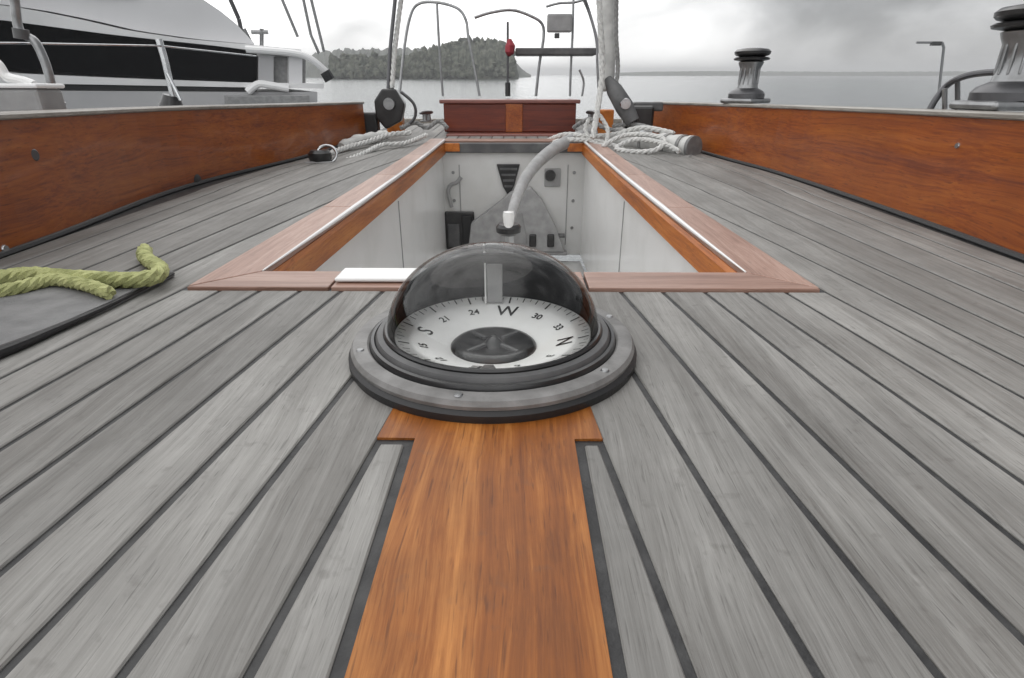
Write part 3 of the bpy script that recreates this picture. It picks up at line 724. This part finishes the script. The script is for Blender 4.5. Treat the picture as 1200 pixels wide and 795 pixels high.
# tiller curving down from the rudder head into the well
tp = [(2.50, 694, 157), (2.38, 674, 163), (2.26, 652, 173), (2.12, 634, 187), (1.98, 620, 203), (1.86, 610, 221), (1.74, 603, 240), (1.66, 599, 255), (1.60, 597, 270)]
e_ = empty('tiller', bat(597, 280, Y=1.6)); tag(e_, 'grey curved tiller reaching down into the cockpit, with black collar at its end', 'tiller')
o_ = e_.location; P = smooth_path([bat(a, b_, Y=y_) for y_, a, b_ in tp], 6)
mb = MB(); mb.tube([q_ - o_ for q_ in P], [.027 - .015 * (i / (len(P) - 1)) for i in range(len(P))], 14); mb.build('arm', 'tiller_grey', e_, smooth=True)
mb = MB(); mb.lathe([(0, -.012), (.024, -.012), (.034, -.004), (.035, .010), (.028, .018), (0, .019)], 32, Matrix.Translation(bat(596, 270, Y=1.55) - o_)); mb.build('collar', 'black_plastic', e_, smooth=True)
mb = MB(); mb.lathe([(.0, .024), (.014, .022), (.016, .012), (.012, -.02), (.014, -.03)], 24, Matrix.Translation(bat(596, 258, Y=1.53) - o_)); mb.build('knob', 'white_trim', e_, smooth=True)
mb = MB(); mb.tube([bat(597, 276, Y=1.55) - o_, bat(598, 330, Y=1.55) - o_], .012, 14); mb.build('post', 'stainless', e_, smooth=True)

# rigging at the quarters
def stay(name, label, pts, r, m_, cat='stay', grp=None, n=10):
    mb = MB(); mb.tube(pts, r, n); o = mb.build(name, m_, smooth=True); tag(o, label, cat, grp); return o
def b3(l): return [bat(a, b_, Y=y_) for a, b_, y_ in l]
# left backstay: black rope with white fall beside it, down to a dark block
stay('backstay', 'dark wire stay rising left of the stern pulpit', b3([(466, -70, 2.6), (463, 0, 2.58), (457, 60, 2.55), (455, 104, 2.5)]), .0075, 'dark_steel')
mb = rope_mb(b3([(478, -60, 2.62), (470, 0, 2.6), (463, 55, 2.56), (459, 104, 2.5)]), .010); tag(mb.build('tackle_rope', 'rope_white', smooth=True), 'white tackle rope beside the left dark stay', 'rope')
e_ = empty('rigging_block', bat(452, 150, Y=2.5)); tag(e_, 'black block at the foot of the left stay', 'block'); o_ = e_.location
mb = MB(); mb.prism([q_ - o_ for q_ in b3([(447, 104, 2.46), (463, 104, 2.46), (474, 122, 2.46), (470, 142, 2.46), (452, 152, 2.46), (440, 138, 2.46), (438, 118, 2.46)])], (0, .05, 0)); mb.build('cheek', 'black_plastic', e_, bevel=.007)
mb = MB(); mb.lathe([(0, .006), (.022, .006), (.024, 0), (.024, -.004)], 20, Matrix.Translation(bat(456, 122, Y=2.455) - o_) @ Matrix.Rotation(PI / 2, 4, 'X')); mb.build('sheave', 'dull_steel', e_, smooth=True)
mb = MB(); mb.tube(smooth_path([q_ - o_ for q_ in b3([(470, 108, 2.46), (485, 122, 2.46), (486, 138, 2.46), (474, 150, 2.46)])], 5), .006, 8); mb.build('shackle', 'dark_steel', e_, smooth=True)
mb = MB(); mb.box((-.05, .0, -.10), (.03, .06, -.0), Matrix.Translation(bat(432, 132, Y=2.47) - o_), bev=.01); mb.build('bracket', 'black_rubber', e_)
# right backstay: thick pale furled bundle
mb = MB(); mb.tube(b3([(711, -90, 2.42), (711, 0, 2.4), (712, 50, 2.38), (711, 106, 2.35)]), [.036, .036, .034, .026], 16)
mb.build_ = None
bs = mb.build('furled_bundle', 'canvas_white', smooth=True); tag(bs, 'thick pale furled bundle standing upright right of the stern box', 'bundle')
mb = rope_mb(b3([(699, -60, 2.30), (703, 20, 2.30), (706, 70, 2.30), (703, 110, 2.28), (694, 165, 2.2)]), .011); tag(mb.build('halyard', 'rope_white', smooth=True), 'white rope falling along the front of the thick furled bundle', 'rope')
mb = rope_mb(b3([(724, -60, 2.34), (722, 30, 2.33), (724, 80, 2.32), (720, 110, 2.3)]), .008); tag(mb.build('control_line', 'rope_grey', smooth=True), 'grey line running down right of the thick furled bundle', 'rope')
stay('brace', 'slim dark rod slanting in to the top of the furled bundle', b3([(683, -8, 2.9), (690, 12, 2.9), (698, 40, 2.8), (703, 62, 2.7)]), .006, 'dark_steel', 'rod')
e_ = empty('rigging_block', bat(735, 150, Y=2.3)); tag(e_, 'long black block slanting from the furled bundle to the right coaming', 'block'); o_ = e_.location
mb = MB(); mb.tube([q_ - o_ for q_ in b3([(712, 92, 2.32), (720, 106, 2.3), (732, 126, 2.28), (742, 144, 2.26)])], [.014, .030, .034, .026], 14); mb.build('strut', 'dark_grey', e_, smooth=True)
mb = MB(); mb.box((-.05, 0, -.045), (.06, .05, .035), Matrix.Translation(bat(748, 136, Y=2.28) - o_), bev=.01); mb.build('housing', 'black_plastic', e_)
mb = MB(); mb.box((-.06, 0, -.02), (.05, .04, .012), Matrix.Translation(bat(762, 124, Y=2.3) - o_), bev=.006); mb.build('cheek', 'dark_grey', e_)
mb = MB(); mb.lathe([(0, .006), (.018, .006), (.02, 0), (.02, -.01)], 20, Matrix.Translation(bat(733, 122, Y=2.24) - o_) @ Matrix.Rotation(PI / 2, 4, 'X')); mb.build('pin', 'stainless', e_, smooth=True)

# white rolled cloth and ropes on the right side deck
e_ = empty('rolled_cloth', bat(770, 182, z=.02)); tag(e_, 'roll of white cloth lying against the right coaming aft', 'roll'); o_ = e_.location
rl = b3([(716, 164, 2.28), (740, 165, 2.20), (768, 168, 2.10), (792, 171, 2.02), (811, 173, 1.96)])
mb = MB(); PP = smooth_path([q_ - o_ for q_ in rl], 5); mb.tube(PP, [.022 + .013 * min(1, i / 12) + .003 * math.sin(i * 1.7) for i in range(len(PP))], 18); mb.build('cloth', 'canvas_white', e_, smooth=True)
for i in (8, 13, 17):
    mb = MB(); mb.tube([PP[i] - (PP[i + 1] - PP[i]).normalized() * .006, PP[i] + (PP[i + 1] - PP[i]).normalized() * .006], .0375, 18); mb.build('lashing', 'rope_grey', e_, smooth=True)
mb = MB(); a_, b_ = PP[-1], (PP[-1] - PP[-2]).normalized(); mb.tube([a_ - b_ * .002, a_ + b_ * .010], .037, 18); mb.build('end_cap', 'canvas_grey', e_, smooth=True)
rp_ = [
 ('rope_white', .010, [(640, 166, 2.42), (662, 158, 2.38), (690, 160, 2.3), (720, 158, 2.25), (752, 150, 2.2), (790, 157, 2.1)], 'white rope leading from the tiller head over the rolled cloth'),
 ('rope_white', .009, [(632, 176, 2.35), (652, 166, 2.33), (680, 164, 2.28), (710, 168, 2.22), (738, 180, 2.1), (730, 186, 2.0)], 'pale rope looped across the right corner of the cockpit'),
 ('rope_grey', .009, [(672, 150, 2.5), (690, 140, 2.45), (704, 148, 2.4), (722, 154, 2.35), (750, 160, 2.2)], 'grey rope behind the white one right of the stern box'),
 ('rope_white', .008, [(690, 140, 2.3), (686, 152, 2.28), (694, 166, 2.25), (708, 170, 2.2), (712, 152, 2.24), (702, 134, 2.3)], 'small white rope coil hanging at the foot of the furled bundle'),
 ('rope_grey', .0075, [(735, 186, 1.98), (765, 184, 1.95), (800, 186, 1.9), (812, 184, 1.9)], 'grey rope end along the deck under the rolled cloth')]
rp_ += [
 ('rope_white', .0085, [(706, 172, 2.12), (728, 160, 2.14), (756, 158, 2.08), (778, 164, 2.0), (768, 176, 1.96), (742, 178, 1.98), (722, 174, 2.05), (744, 164, 2.08), (776, 168, 1.98), (796, 178, 1.9)], 'white rope coiled loosely round the rolled cloth'),
 ('rope_grey', .008, [(718, 148, 2.3), (740, 146, 2.26), (762, 150, 2.2), (784, 158, 2.12), (800, 166, 2.05)], 'grey rope lying behind the rolled cloth along the coaming')]
for m_, r_, pp, lab in rp_:
    tag(rope_mb(b3(pp), r_).build('sheet_rope', m_, smooth=True), lab, 'rope')
# left side ropes
lp = [('rope_white', .0095, [(372, 188, 1.86), (392, 178, 1.95), (410, 172, 2.05), (432, 166, 2.15), (456, 158, 2.25), (482, 156, 2.3)], 'white rope leading aft along the left side deck'),
      ('rope_white', .0085, [(376, 194, 1.80), (400, 190, 1.84), (426, 180, 1.95), (448, 170, 2.08), (474, 168, 2.15), (500, 158, 2.3)], 'pale rope lying nearest the cockpit on the left side deck'),
      ('rope_grey', .009, [(470, 150, 2.4), (486, 144, 2.5), (500, 150, 2.5), (514, 142, 2.55), (524, 150, 2.5)], 'grey rope heaped left of the stern box')]
for m_, r_, pp, lab in lp:
    tag(rope_mb(b3(pp), r_).build('sheet_rope', m_, smooth=True), lab, 'rope')
e_ = empty('deck_block', bat(376, 190, z=.012)); tag(e_, 'black deck block with steel ring against the left coaming', 'block'); o_ = e_.location
mb = MB(); mb.lathe([(0, .034), (.026, .034), (.034, .026), (.034, .010), (.028, 0)], 28, sx=1, sy=1); mb.build('body', 'black_plastic', e_, smooth=True)
mb = MB(); mb.tube([Vector((.030 * math.cos(2 * PI * k / 20) + .02, .0 + .01 * math.sin(2 * PI * k / 20), .022 + .024 * math.sin(2 * PI * k / 20))) for k in range(21)], .0045, 8); mb.build('ring', 'stainless', e_, smooth=True)
mb = MB(); mb.box((-.04, -.03, -.006), (.04, .03, .004), bev=.003); mb.build('pad', 'mid_grey', e_)
# a bundle of pale cloth at the foot of the left stay
e_ = empty('folded_cloth', bat(410, 168, z=.02)); o_ = e_.location
tag(e_, 'small heap of pale folded cloth behind the deck block on the left', 'cloth')
mb = MB(); PP = smooth_path([q_ - o_ for q_ in b3([(400, 172, 2.12), (418, 164, 2.2), (440, 160, 2.28), (452, 158, 2.32)])], 5); mb.tube(PP, [.016 + .008 * math.sin(i * .9) ** 2 for i in range(len(PP))], 12, flat=.8); mb.build('fold', 'canvas_white', e_, smooth=True)
# cleats in front of the stern box, left and right
def make_cleat(label, p, rz):
    e_ = empty('mooring_cleat', p); e_.rotation_euler.z = rz; tag(e_, label, 'cleat', 'cleats either side of the stern box')
    mb = MB(); mb.tube([(-.055, 0, .034), (-.04, 0, .036), (0, 0, .036), (.04, 0, .036), (.055, 0, .034)], [.004, .008, .010, .008, .004], 12); mb.build('horn', 'dull_steel', e_, smooth=True)
    for dx in (-.018, .018):
        mb = MB(); mb.tube([(dx, 0, 0), (dx, 0, .034)], [.010, .008], 12); mb.build('leg', 'dull_steel', e_, smooth=True)
    mb = MB(); mb.box((-.032, -.016, 0), (.032, .016, .005), bev=.002); mb.build('foot', 'dull_steel', e_)
    return e_
p1 = bat(500, 138, Y=2.62); p2 = bat(694, 134, Y=2.62); zc = sheer(2.62)
make_cleat('steel cleat left of the red stern box', (p1.x, 2.62, zc + .05), R(70))
make_cleat('steel cleat right of the red stern box', (p2.x, 2.62, zc + .05), R(-70))
# quarter blocks of varnished wood behind the stays
for a, lab in ((464, 'small varnished wood block at the foot of the left stay'), (708, 'small varnished wood block under the furled bundle')):
    q_ = bat(a, 150, Y=2.66); mb = MB(); mb.box((-.035, -.03, -.05), (.035, .03, .075), bev=.006)
    o = mb.build('quarter_post', 'fascia_wood'); o.location = (q_.x, 2.66, q_.z); tag(o, lab, 'post')
# stern bulkhead under the pulpit so the deck closes
mb = MB(); mb.prism([(-.60, 2.45, -.10), (-.60, 2.45, .05), (-.56, 3.13, .07), (.52, 3.13, .07), (.55, 2.45, .05), (.55, 2.45, -.10)][:0] or [(-.60, 3.12, -.30), (-.60, 3.12, .075), (.55, 3.12, .075), (.55, 3.12, -.30)], (0, .04, 0))
tag(mb.build('stern_rail', 'cap_wood', bevel=.004), 'low weathered toe rail across the stern', 'toe rail')
# hull sides below the deck
mb = MB()
for sgn in (-1, 1):
    pv = None
    for i in range(26):
        y = -0.5 + 3.66 * i / 25; x_ = sgn * (coam(sgn, max(-.45, min(2.6, y))) + .25)
        cur = [mb.bm.verts.new((x_, y, -.02)), mb.bm.verts.new((x_ * .9, y, -1.3)), mb.bm.verts.new((sgn * (coam(sgn, max(-.45, min(2.6, y))) + .02), y, -.0))]
        if pv: mb.bm.faces.new((pv[0], cur[0], cur[1], pv[1])); mb.bm.faces.new((pv[2], cur[2], cur[0], pv[0]))
        pv = cur
hl = mb.build('hull', 'white_paint'); tag(hl, kind='structure')

# stern pulpit: three hoops of steel tube, each standing on the stern
PY = 3.14
def tubes(name, label, lines, r, m_='dull_steel', grp=None, cat='rail'):
    e_ = empty(name, lines[0][0]); tag(e_, label, cat, grp); o_ = e_.location.copy()
    for i, l in enumerate(lines):
        mb = MB(); mb.tube([q_ - o_ for q_ in (smooth_path(l, 6) if len(l) > 2 else l)], r if i == 0 else r * .85, 8)
        mb.build('hoop' if i == 0 else 'upright', m_, e_, smooth=True)
    return e_
tubes('stern_pulpit', 'left steel hoop of the stern pulpit with two uprights', [
    b3([(468, 112, 3.0), (473, 62, 3.05), (480, 22, 3.1), (490, 5, PY), (512, 3, PY), (536, 10, PY), (546, 24, PY), (549, 45, PY), (556, 80, PY), (562, 113, PY)]),
    b3([(512, 4, PY), (515, 60, PY), (519, 113, PY)])], .0068, grp='stern pulpit hoops')
tubes('stern_pulpit', 'right steel hoop of the stern pulpit, behind the grey panel', [
    b3([(556, 21, PY), (575, 15, PY), (600, 12, PY), (622, 19, PY), (635, 28, PY), (637, 44, PY), (632, 76, PY), (628, 113, PY)]),
    b3([(672, -2, PY), (671, 40, PY), (669, 80, PY), (668, 113, PY)]),
    b3([(640, 8, PY), (655, 4, PY), (672, 3, PY), (684, 0, PY)])], .0068, grp='stern pulpit hoops')
tubes('boarding_ladder', 'slim folded ladder rails rising beside the furled bundle', [
    b3([(684, 0, 3.0), (692, 20, 3.0), (699, 48, 3.0), (700, 75, 3.0), (702, 113, 3.0)]),
    b3([(679, 82, 3.0), (684, 96, 3.0), (682, 113, 3.0)])], .006)
# flagstaff with red furled ensign, panel
e_ = empty('flagstaff', bat(596, 112, Y=3.05)); tag(e_, 'short flagstaff with red cloth furled round it, centre of the stern', 'flagstaff'); o_ = e_.location
mb = MB(); mb.tube([q_ - o_ for q_ in b3([(595, 113, 3.05), (595, 26, 3.05)])], .0055, 8); mb.build('staff', 'dark_steel', e_, smooth=True)
mb = MB(); mb.tube([q_ - o_ for q_ in b3([(597, 46, 3.04), (598, 54, 3.04), (597, 62, 3.04), (596, 66, 3.04)])], [.014, .040, .036, .010], 12, flat=.6); mb.build('flag', 'red_cloth', e_, smooth=True)
mb = MB(); mb.tube([q_ - o_ for q_ in b3([(595, 113, 3.05), (595, 97, 3.05)])], .013, 12); mb.build('socket', 'black_plastic', e_, smooth=True)
e_ = empty('signal_panel', bat(656, 40, Y=3.08)); tag(e_, 'grey square panel hung on the right hoop of the stern pulpit', 'panel'); o_ = e_.location
a_, b_ = bat(641, 38, Y=3.08) - o_, bat(671, 16, Y=3.08) - o_
mb = MB(); mb.box((a_.x, 0, a_.z), (b_.x, .03, b_.z), bev=.008); mb.build('board', 'mid_grey', e_)
q_ = bat(653, 42, Y=3.07) - o_; mb = MB(); mb.box((q_.x - .012, .0, q_.z - .01), (q_.x + .012, .02, q_.z + .012), bev=.003); mb.build('latch', 'black_plastic', e_)
a_ = bat(604, 24, Y=3.1); 
# seat slat of the pulpit
e_ = empty('pulpit_seat', bat(650, 66, Y=3.1)); tag(e_, 'dark seat slat slung between the right uprights of the stern pulpit', 'seat'); o_ = e_.location
a_, b_ = bat(604, 65, Y=3.1) - o_, bat(699, 56.5, Y=3.1) - o_
mb = MB(); mb.box((a_.x, -.02, a_.z), (b_.x, .11, b_.z), bev=.006); mb.build('slat', 'dark_grey', e_)

# ================================================================== RAILS AT THE COAMINGS
# left: stanchion with foot, cranked tube, lifeline
e_ = empty('stanchion', bat(206, 126, Y=2.05)); tag(e_, 'leaning steel stanchion with black foot behind the left coaming', 'stanchion', 'rail posts outside the left coaming'); o_ = e_.location
mb = MB(); mb.tube([q_ - o_ for q_ in b3([(206, 124, 2.05), (200, 100, 2.05), (193, 70, 2.05), (186, 46, 2.05)])], .0105, 12); mb.build('tube', 'stainless', e_, smooth=True)
mb = MB(); mb.tube([q_ - o_ for q_ in b3([(201, 126, 2.05), (201, 112, 2.05)])], [.040, .026], 14); mb.build('foot', 'black_plastic', e_, smooth=True)
mb = MB(); mb.tube([q_ - o_ for q_ in b3([(196, 86, 2.03), (212, 118, 2.03)])], .006, 8); mb.build('stay', 'stainless', e_, smooth=True)
e_ = empty('stanchion', bat(60, 100, Y=1.6)); tag(e_, 'cranked grey rail post at the far left of the photo', 'stanchion', 'rail posts outside the left coaming'); o_ = e_.location
mb = MB(); mb.tube(smooth_path([q_ - o_ for q_ in b3([(14, -40, 1.6), (17, 0, 1.6), (23, 36, 1.6), (40, 48, 1.6), (50, 66, 1.6), (58, 90, 1.6), (66, 128, 1.6)])], 6), .0105, 12); mb.build('tube', 'dull_steel', e_, smooth=True)
mb = MB(); mb.tube([q_ - o_ for q_ in b3([(24, 34, 1.59), (26, 46, 1.59)])], .017, 12); mb.build('clamp', 'dark_grey', e_, smooth=True)
mb = MB(); mb.tube([q_ - o_ for q_ in b3([(66, 128, 1.6), (66, 118, 1.6)])], .02, 12); mb.build('foot', 'dull_steel', e_, smooth=True)
stay('lifeline', 'thin wire lifeline running between the left rail posts', b3([(-120, 50, 1.45), (24, 51, 1.6), (188, 54, 2.04), (300, 66, 2.6)]), .0028, 'stainless', 'lifeline')
# grey box on the left coaming with white curled strap
e_ = empty('instrument_box', bat(20, 128, Y=1.05)); tag(e_, 'grey box on the left coaming at the edge of the photo', 'box'); o_ = e_.location
a_, b_ = bat(-60, 133, Y=1.05) - o_, bat(43, 104, Y=1.05) - o_
mb = MB(); mb.box((a_.x, 0, a_.z), (b_.x, .06, b_.z), bev=.006); mb.build('case', 'mid_grey', e_)
mb = MB(); mb.box((a_.x - .004, -.004, b_.z + .0005), (b_.x + .004, .064, b_.z + .008), bev=.003); mb.build('lid', 'white_paint', e_)
mb = MB(); mb.tube(smooth_path([q_ - o_ for q_ in b3([(-30, 60, 1.06), (-4, 74, 1.06), (8, 90, 1.06), (26, 95, 1.06), (40, 100, 1.06)])], 6), .008, 10); mb.build('strap', 'white_trim', e_, smooth=True)

# right: grab rail, slim mast beyond
e_ = empty('grab_rail', bat(1090, 126, Y=1.15)); tag(e_, 'dark curved grab rail on the right coaming behind the near winch', 'rail'); o_ = e_.location
mb = MB(); mb.tube(smooth_path([q_ - o_ for q_ in b3([(1090, 128, 1.12), (1097, 116, 1.12), (1108, 102, 1.12), (1124, 92, 1.1), (1150, 86, 1.08), (1200, 84, 1.02), (1300, 84, .95)])], 6), .0055, 10); mb.build('rail', 'dark_steel', e_, smooth=True)
for px in (1107, 1122):
    mb = MB(); mb.tube([q_ - o_ for q_ in b3([(px, 94 if px > 1110 else 104, 1.11), (px, 128, 1.11)])], .0042, 8); mb.build('post', 'dull_steel', e_, smooth=True)
mb = MB(); mb.tube(smooth_path([q_ - o_ for q_ in b3([(1172, 122, 1.1), (1176, 106, 1.1), (1190, 100, 1.08), (1230, 100, 1.0)])], 6), .005, 8); mb.build('inner_rail', 'dark_steel', e_, smooth=True)

e_ = empty('channel_mark', wat(1104, 96, 60)); tag(e_, 'slim lamp pole with side arm standing in the water at the right', 'lamp pole', boat=False); o_ = e_.location
zb = -1.5 - o_.z
mb = MB(); mb.tube([(0, 0, zb), wat(1106, 56, 60) - o_, wat(1104, 50, 60) - o_], .12, 8); mb.build('pole', 'dull_steel', e_, smooth=True)
mb = MB(); mb.tube([wat(1104, 50, 60) - o_, wat(1074, 50, 60) - o_], .10, 8); mb.build('arm', 'dull_steel', e_, smooth=True)
mb = MB(); mb.box((-.55, -.2, -.2), (.35, .2, .15), Matrix.Translation(wat(1098, 51, 60) - o_), bev=.05); mb.build('lamp', 'black_plastic', e_)

# ================================================================== MOTOR YACHT alongside
e_ = empty('motor_yacht', (-5, 8, -1.4)); tag(e_, 'white motor yacht with long black window band moored to the left', 'yacht', boat=False); o_ = e_.location
def yy(px): return 6.6 + 2.2 * (px + 250) / 640
def W(px, py, dy=0): 
    p = wat(px, py, yy(px)); return p + Vector((0, dy, 0)) - o_
def slab(name, upper, lower, dep, m_, dy=0, n=26, parent=None, bev=0.0):
    """panel whose upper and lower edges follow two sheer lines, with real depth outboard to inboard"""
    def ev(pl, x_):
        for (a, ra), (b_, rb) in zip(pl, pl[1:]):
            if a <= x_ <= b_:
                return ra + (rb - ra) * (x_ - a) / (b_ - a)
        return pl[-1][1]
    x0, x1 = upper[0][0], upper[-1][0]; mb = MB(); rg = []
    for i in range(n + 1):
        x_ = x0 + (x1 - x0) * i / n; a = W(x_, ev(upper, x_), dy); b_ = W(x_, ev(lower, x_), dy); d_ = Vector((-.55, 1, 0)).normalized() * dep
        rg.append([mb.bm.verts.new(q_) for q_ in (a, a + d_, b_ + d_, b_)])
    for a, b_ in zip(rg, rg[1:]):
        for k in range(4): mb.bm.faces.new((a[k], a[(k + 1) % 4], b_[(k + 1) % 4], b_[k]))
    mb.bm.faces.new(rg[0]); mb.bm.faces.new(rg[-1])
    return mb.build(name, m_, parent or e_)
# hull below the rubbing strake, down into the water
slab('hull', [(-250, 108), (0, 106), (150, 107), (290, 108), (372, 108)], [(-250, 300), (0, 290), (150, 280), (290, 270), (372, 260)], 2.6, 'hull_grey', 0.0)
slab('rubbing_strake', [(-250, 97), (0, 98.5), (150, 100.5), (285, 103), (300, 105)], [(-250, 107.6), (0, 105.6), (150, 106.6), (285, 107.6), (300, 107.6)], 2.5, 'black_rubber', 0.02)
slab('side_deck_rail', [(-250, 80), (0, 85), (60, 88), (150, 92), (290, 97), (380, 98)], [(-250, 96.6), (0, 98), (60, 98.4), (150, 100), (290, 102.6), (380, 104)], 2.5, 'white_paint', -0.02)
wb = slab('window_band', [(-250, -2), (0, 24), (60, 32), (120, 40), (200, 49), (250, 54), (296, 60)], [(-250, 79.5), (0, 84.5), (60, 87.5), (150, 91.5), (250, 96), (296, 97)], 2.3, 'black_glass', 0.14)
for px in (-170, -90):
    mb = MB(); pa, pb = W(px, 26 + .13 * px + 4, .135), W(px + 8, 90, .135); mb.tube([pa, pb], .012, 6); mb.build('mullion', 'dark_grey', wb)
slab('coach_roof', [(-250, -26), (0, 6), (40, 12), (90, 22), (150, 36), (220, 46), (290, 52), (352, 58)], [(-250, -3), (0, 23.4), (60, 31.4), (120, 39.4), (200, 48.4), (250, 53.4), (296, 59.4), (352, 64)], 2.4, 'white_paint', 0.03)
slab('upper_deck', [(-250, -160), (0, -120), (90, -80), (180, -30), (240, 4), (272, 30), (290, 50)], [(-250, -27), (0, 5), (40, 11), (90, 21), (150, 35), (220, 45), (290, 51.5)], 2.0, 'cabin_grey', 0.22)
slab('upper_window', [(-250, -110), (0, -62), (90, -30), (150, -8)], [(-250, -60), (0, -20), (90, 4 - 9), (150, -4)], .05, 'cabin_grey', 0.19)
# after cockpit: recess with seats, overhang beam and davit
slab('cockpit_recess', [(292, 66), (352, 66)], [(292, 100), (352, 100)], 1.8, 'mid_grey', 0.22, n=2)
for a, b_, t_ in ((300, 318, 'hull_grey'), (336, 352, 'cabin_grey')):
    slab('cockpit_post', [(a, 65), (b_, 65)], [(a, 101), (b_, 101)], .12, t_, 0.08, n=1)
mb = MB(); mb.tube(smooth_path([W(288, 58), W(340, 62), (W(362, 68)), (W(380, 82)), (W(386, 90))], 5), .045, 10); mb.build('davit', 'white_paint', e_, smooth=True)
mb = MB(); mb.tube([W(381, 84, -.02), W(387, 94, -.02)], .075, 10); mb.build('davit_head', 'black_plastic', e_, smooth=True)
for i, (a, b_, c, d_) in enumerate([(250, -20, 268, 20), (268, 20, 272, 38), (274, 32, 286, 55), (296, 32, 296, 56), (283, 36, 304, 36), (343, -20, 356, 40), (356, 40, 366, 62), (352, -20, 372, 60), (318, -10, 340, 42)]):
    mb = MB(); mb.tube([W(a, b_, .3), W(c, d_, .3)], .028 if i < 5 else .02, 8); mb.build('rail_tube' if i < 5 else 'aerial', 'dark_steel' if i < 2 else 'dull_steel', e_, smooth=True)
mb = MB(); mb.tube(smooth_path([W(292, 108, -.05), W(304, 99, -.05), (W(318, 100, -.05)), (W(340, 104, -.05))], 5), .05, 10); mb.build('fender_roll', 'white_paint', e_, smooth=True)
slab('bathing_platform', [(286, 112), (376, 111)], [(286, 122), (376, 121)], .5, 'mid_grey', -0.5, n=3)

# everything fixed to the yacht takes her trim
for o in boat_roots: o.matrix_basis = BOAT @ o.matrix_basis

# harbour air: one even haze over the whole scene
mb = MB(); mb.box((-3000, -3000, -2.6), (3000, 3000, 24))
hz = mb.build('haze', 'sea'); hm = bpy.data.materials.new('haze'); hm.use_nodes = True; t = hm.node_tree; t.nodes.clear()
vo = N(t, 'ShaderNodeOutputMaterial'); vp = N(t, 'ShaderNodeVolumePrincipled'); vp.inputs['Color'].default_value = (0.93, 0.94, 0.95, 1); vp.inputs['Density'].default_value = 0.0009
vp.inputs['Anisotropy'].default_value = 0.2
t.links.new(vp.outputs[0], vo.inputs['Volume']); hz.data.materials.clear(); hz.data.materials.append(hm); tag(hz, kind='stuff', boat=False)
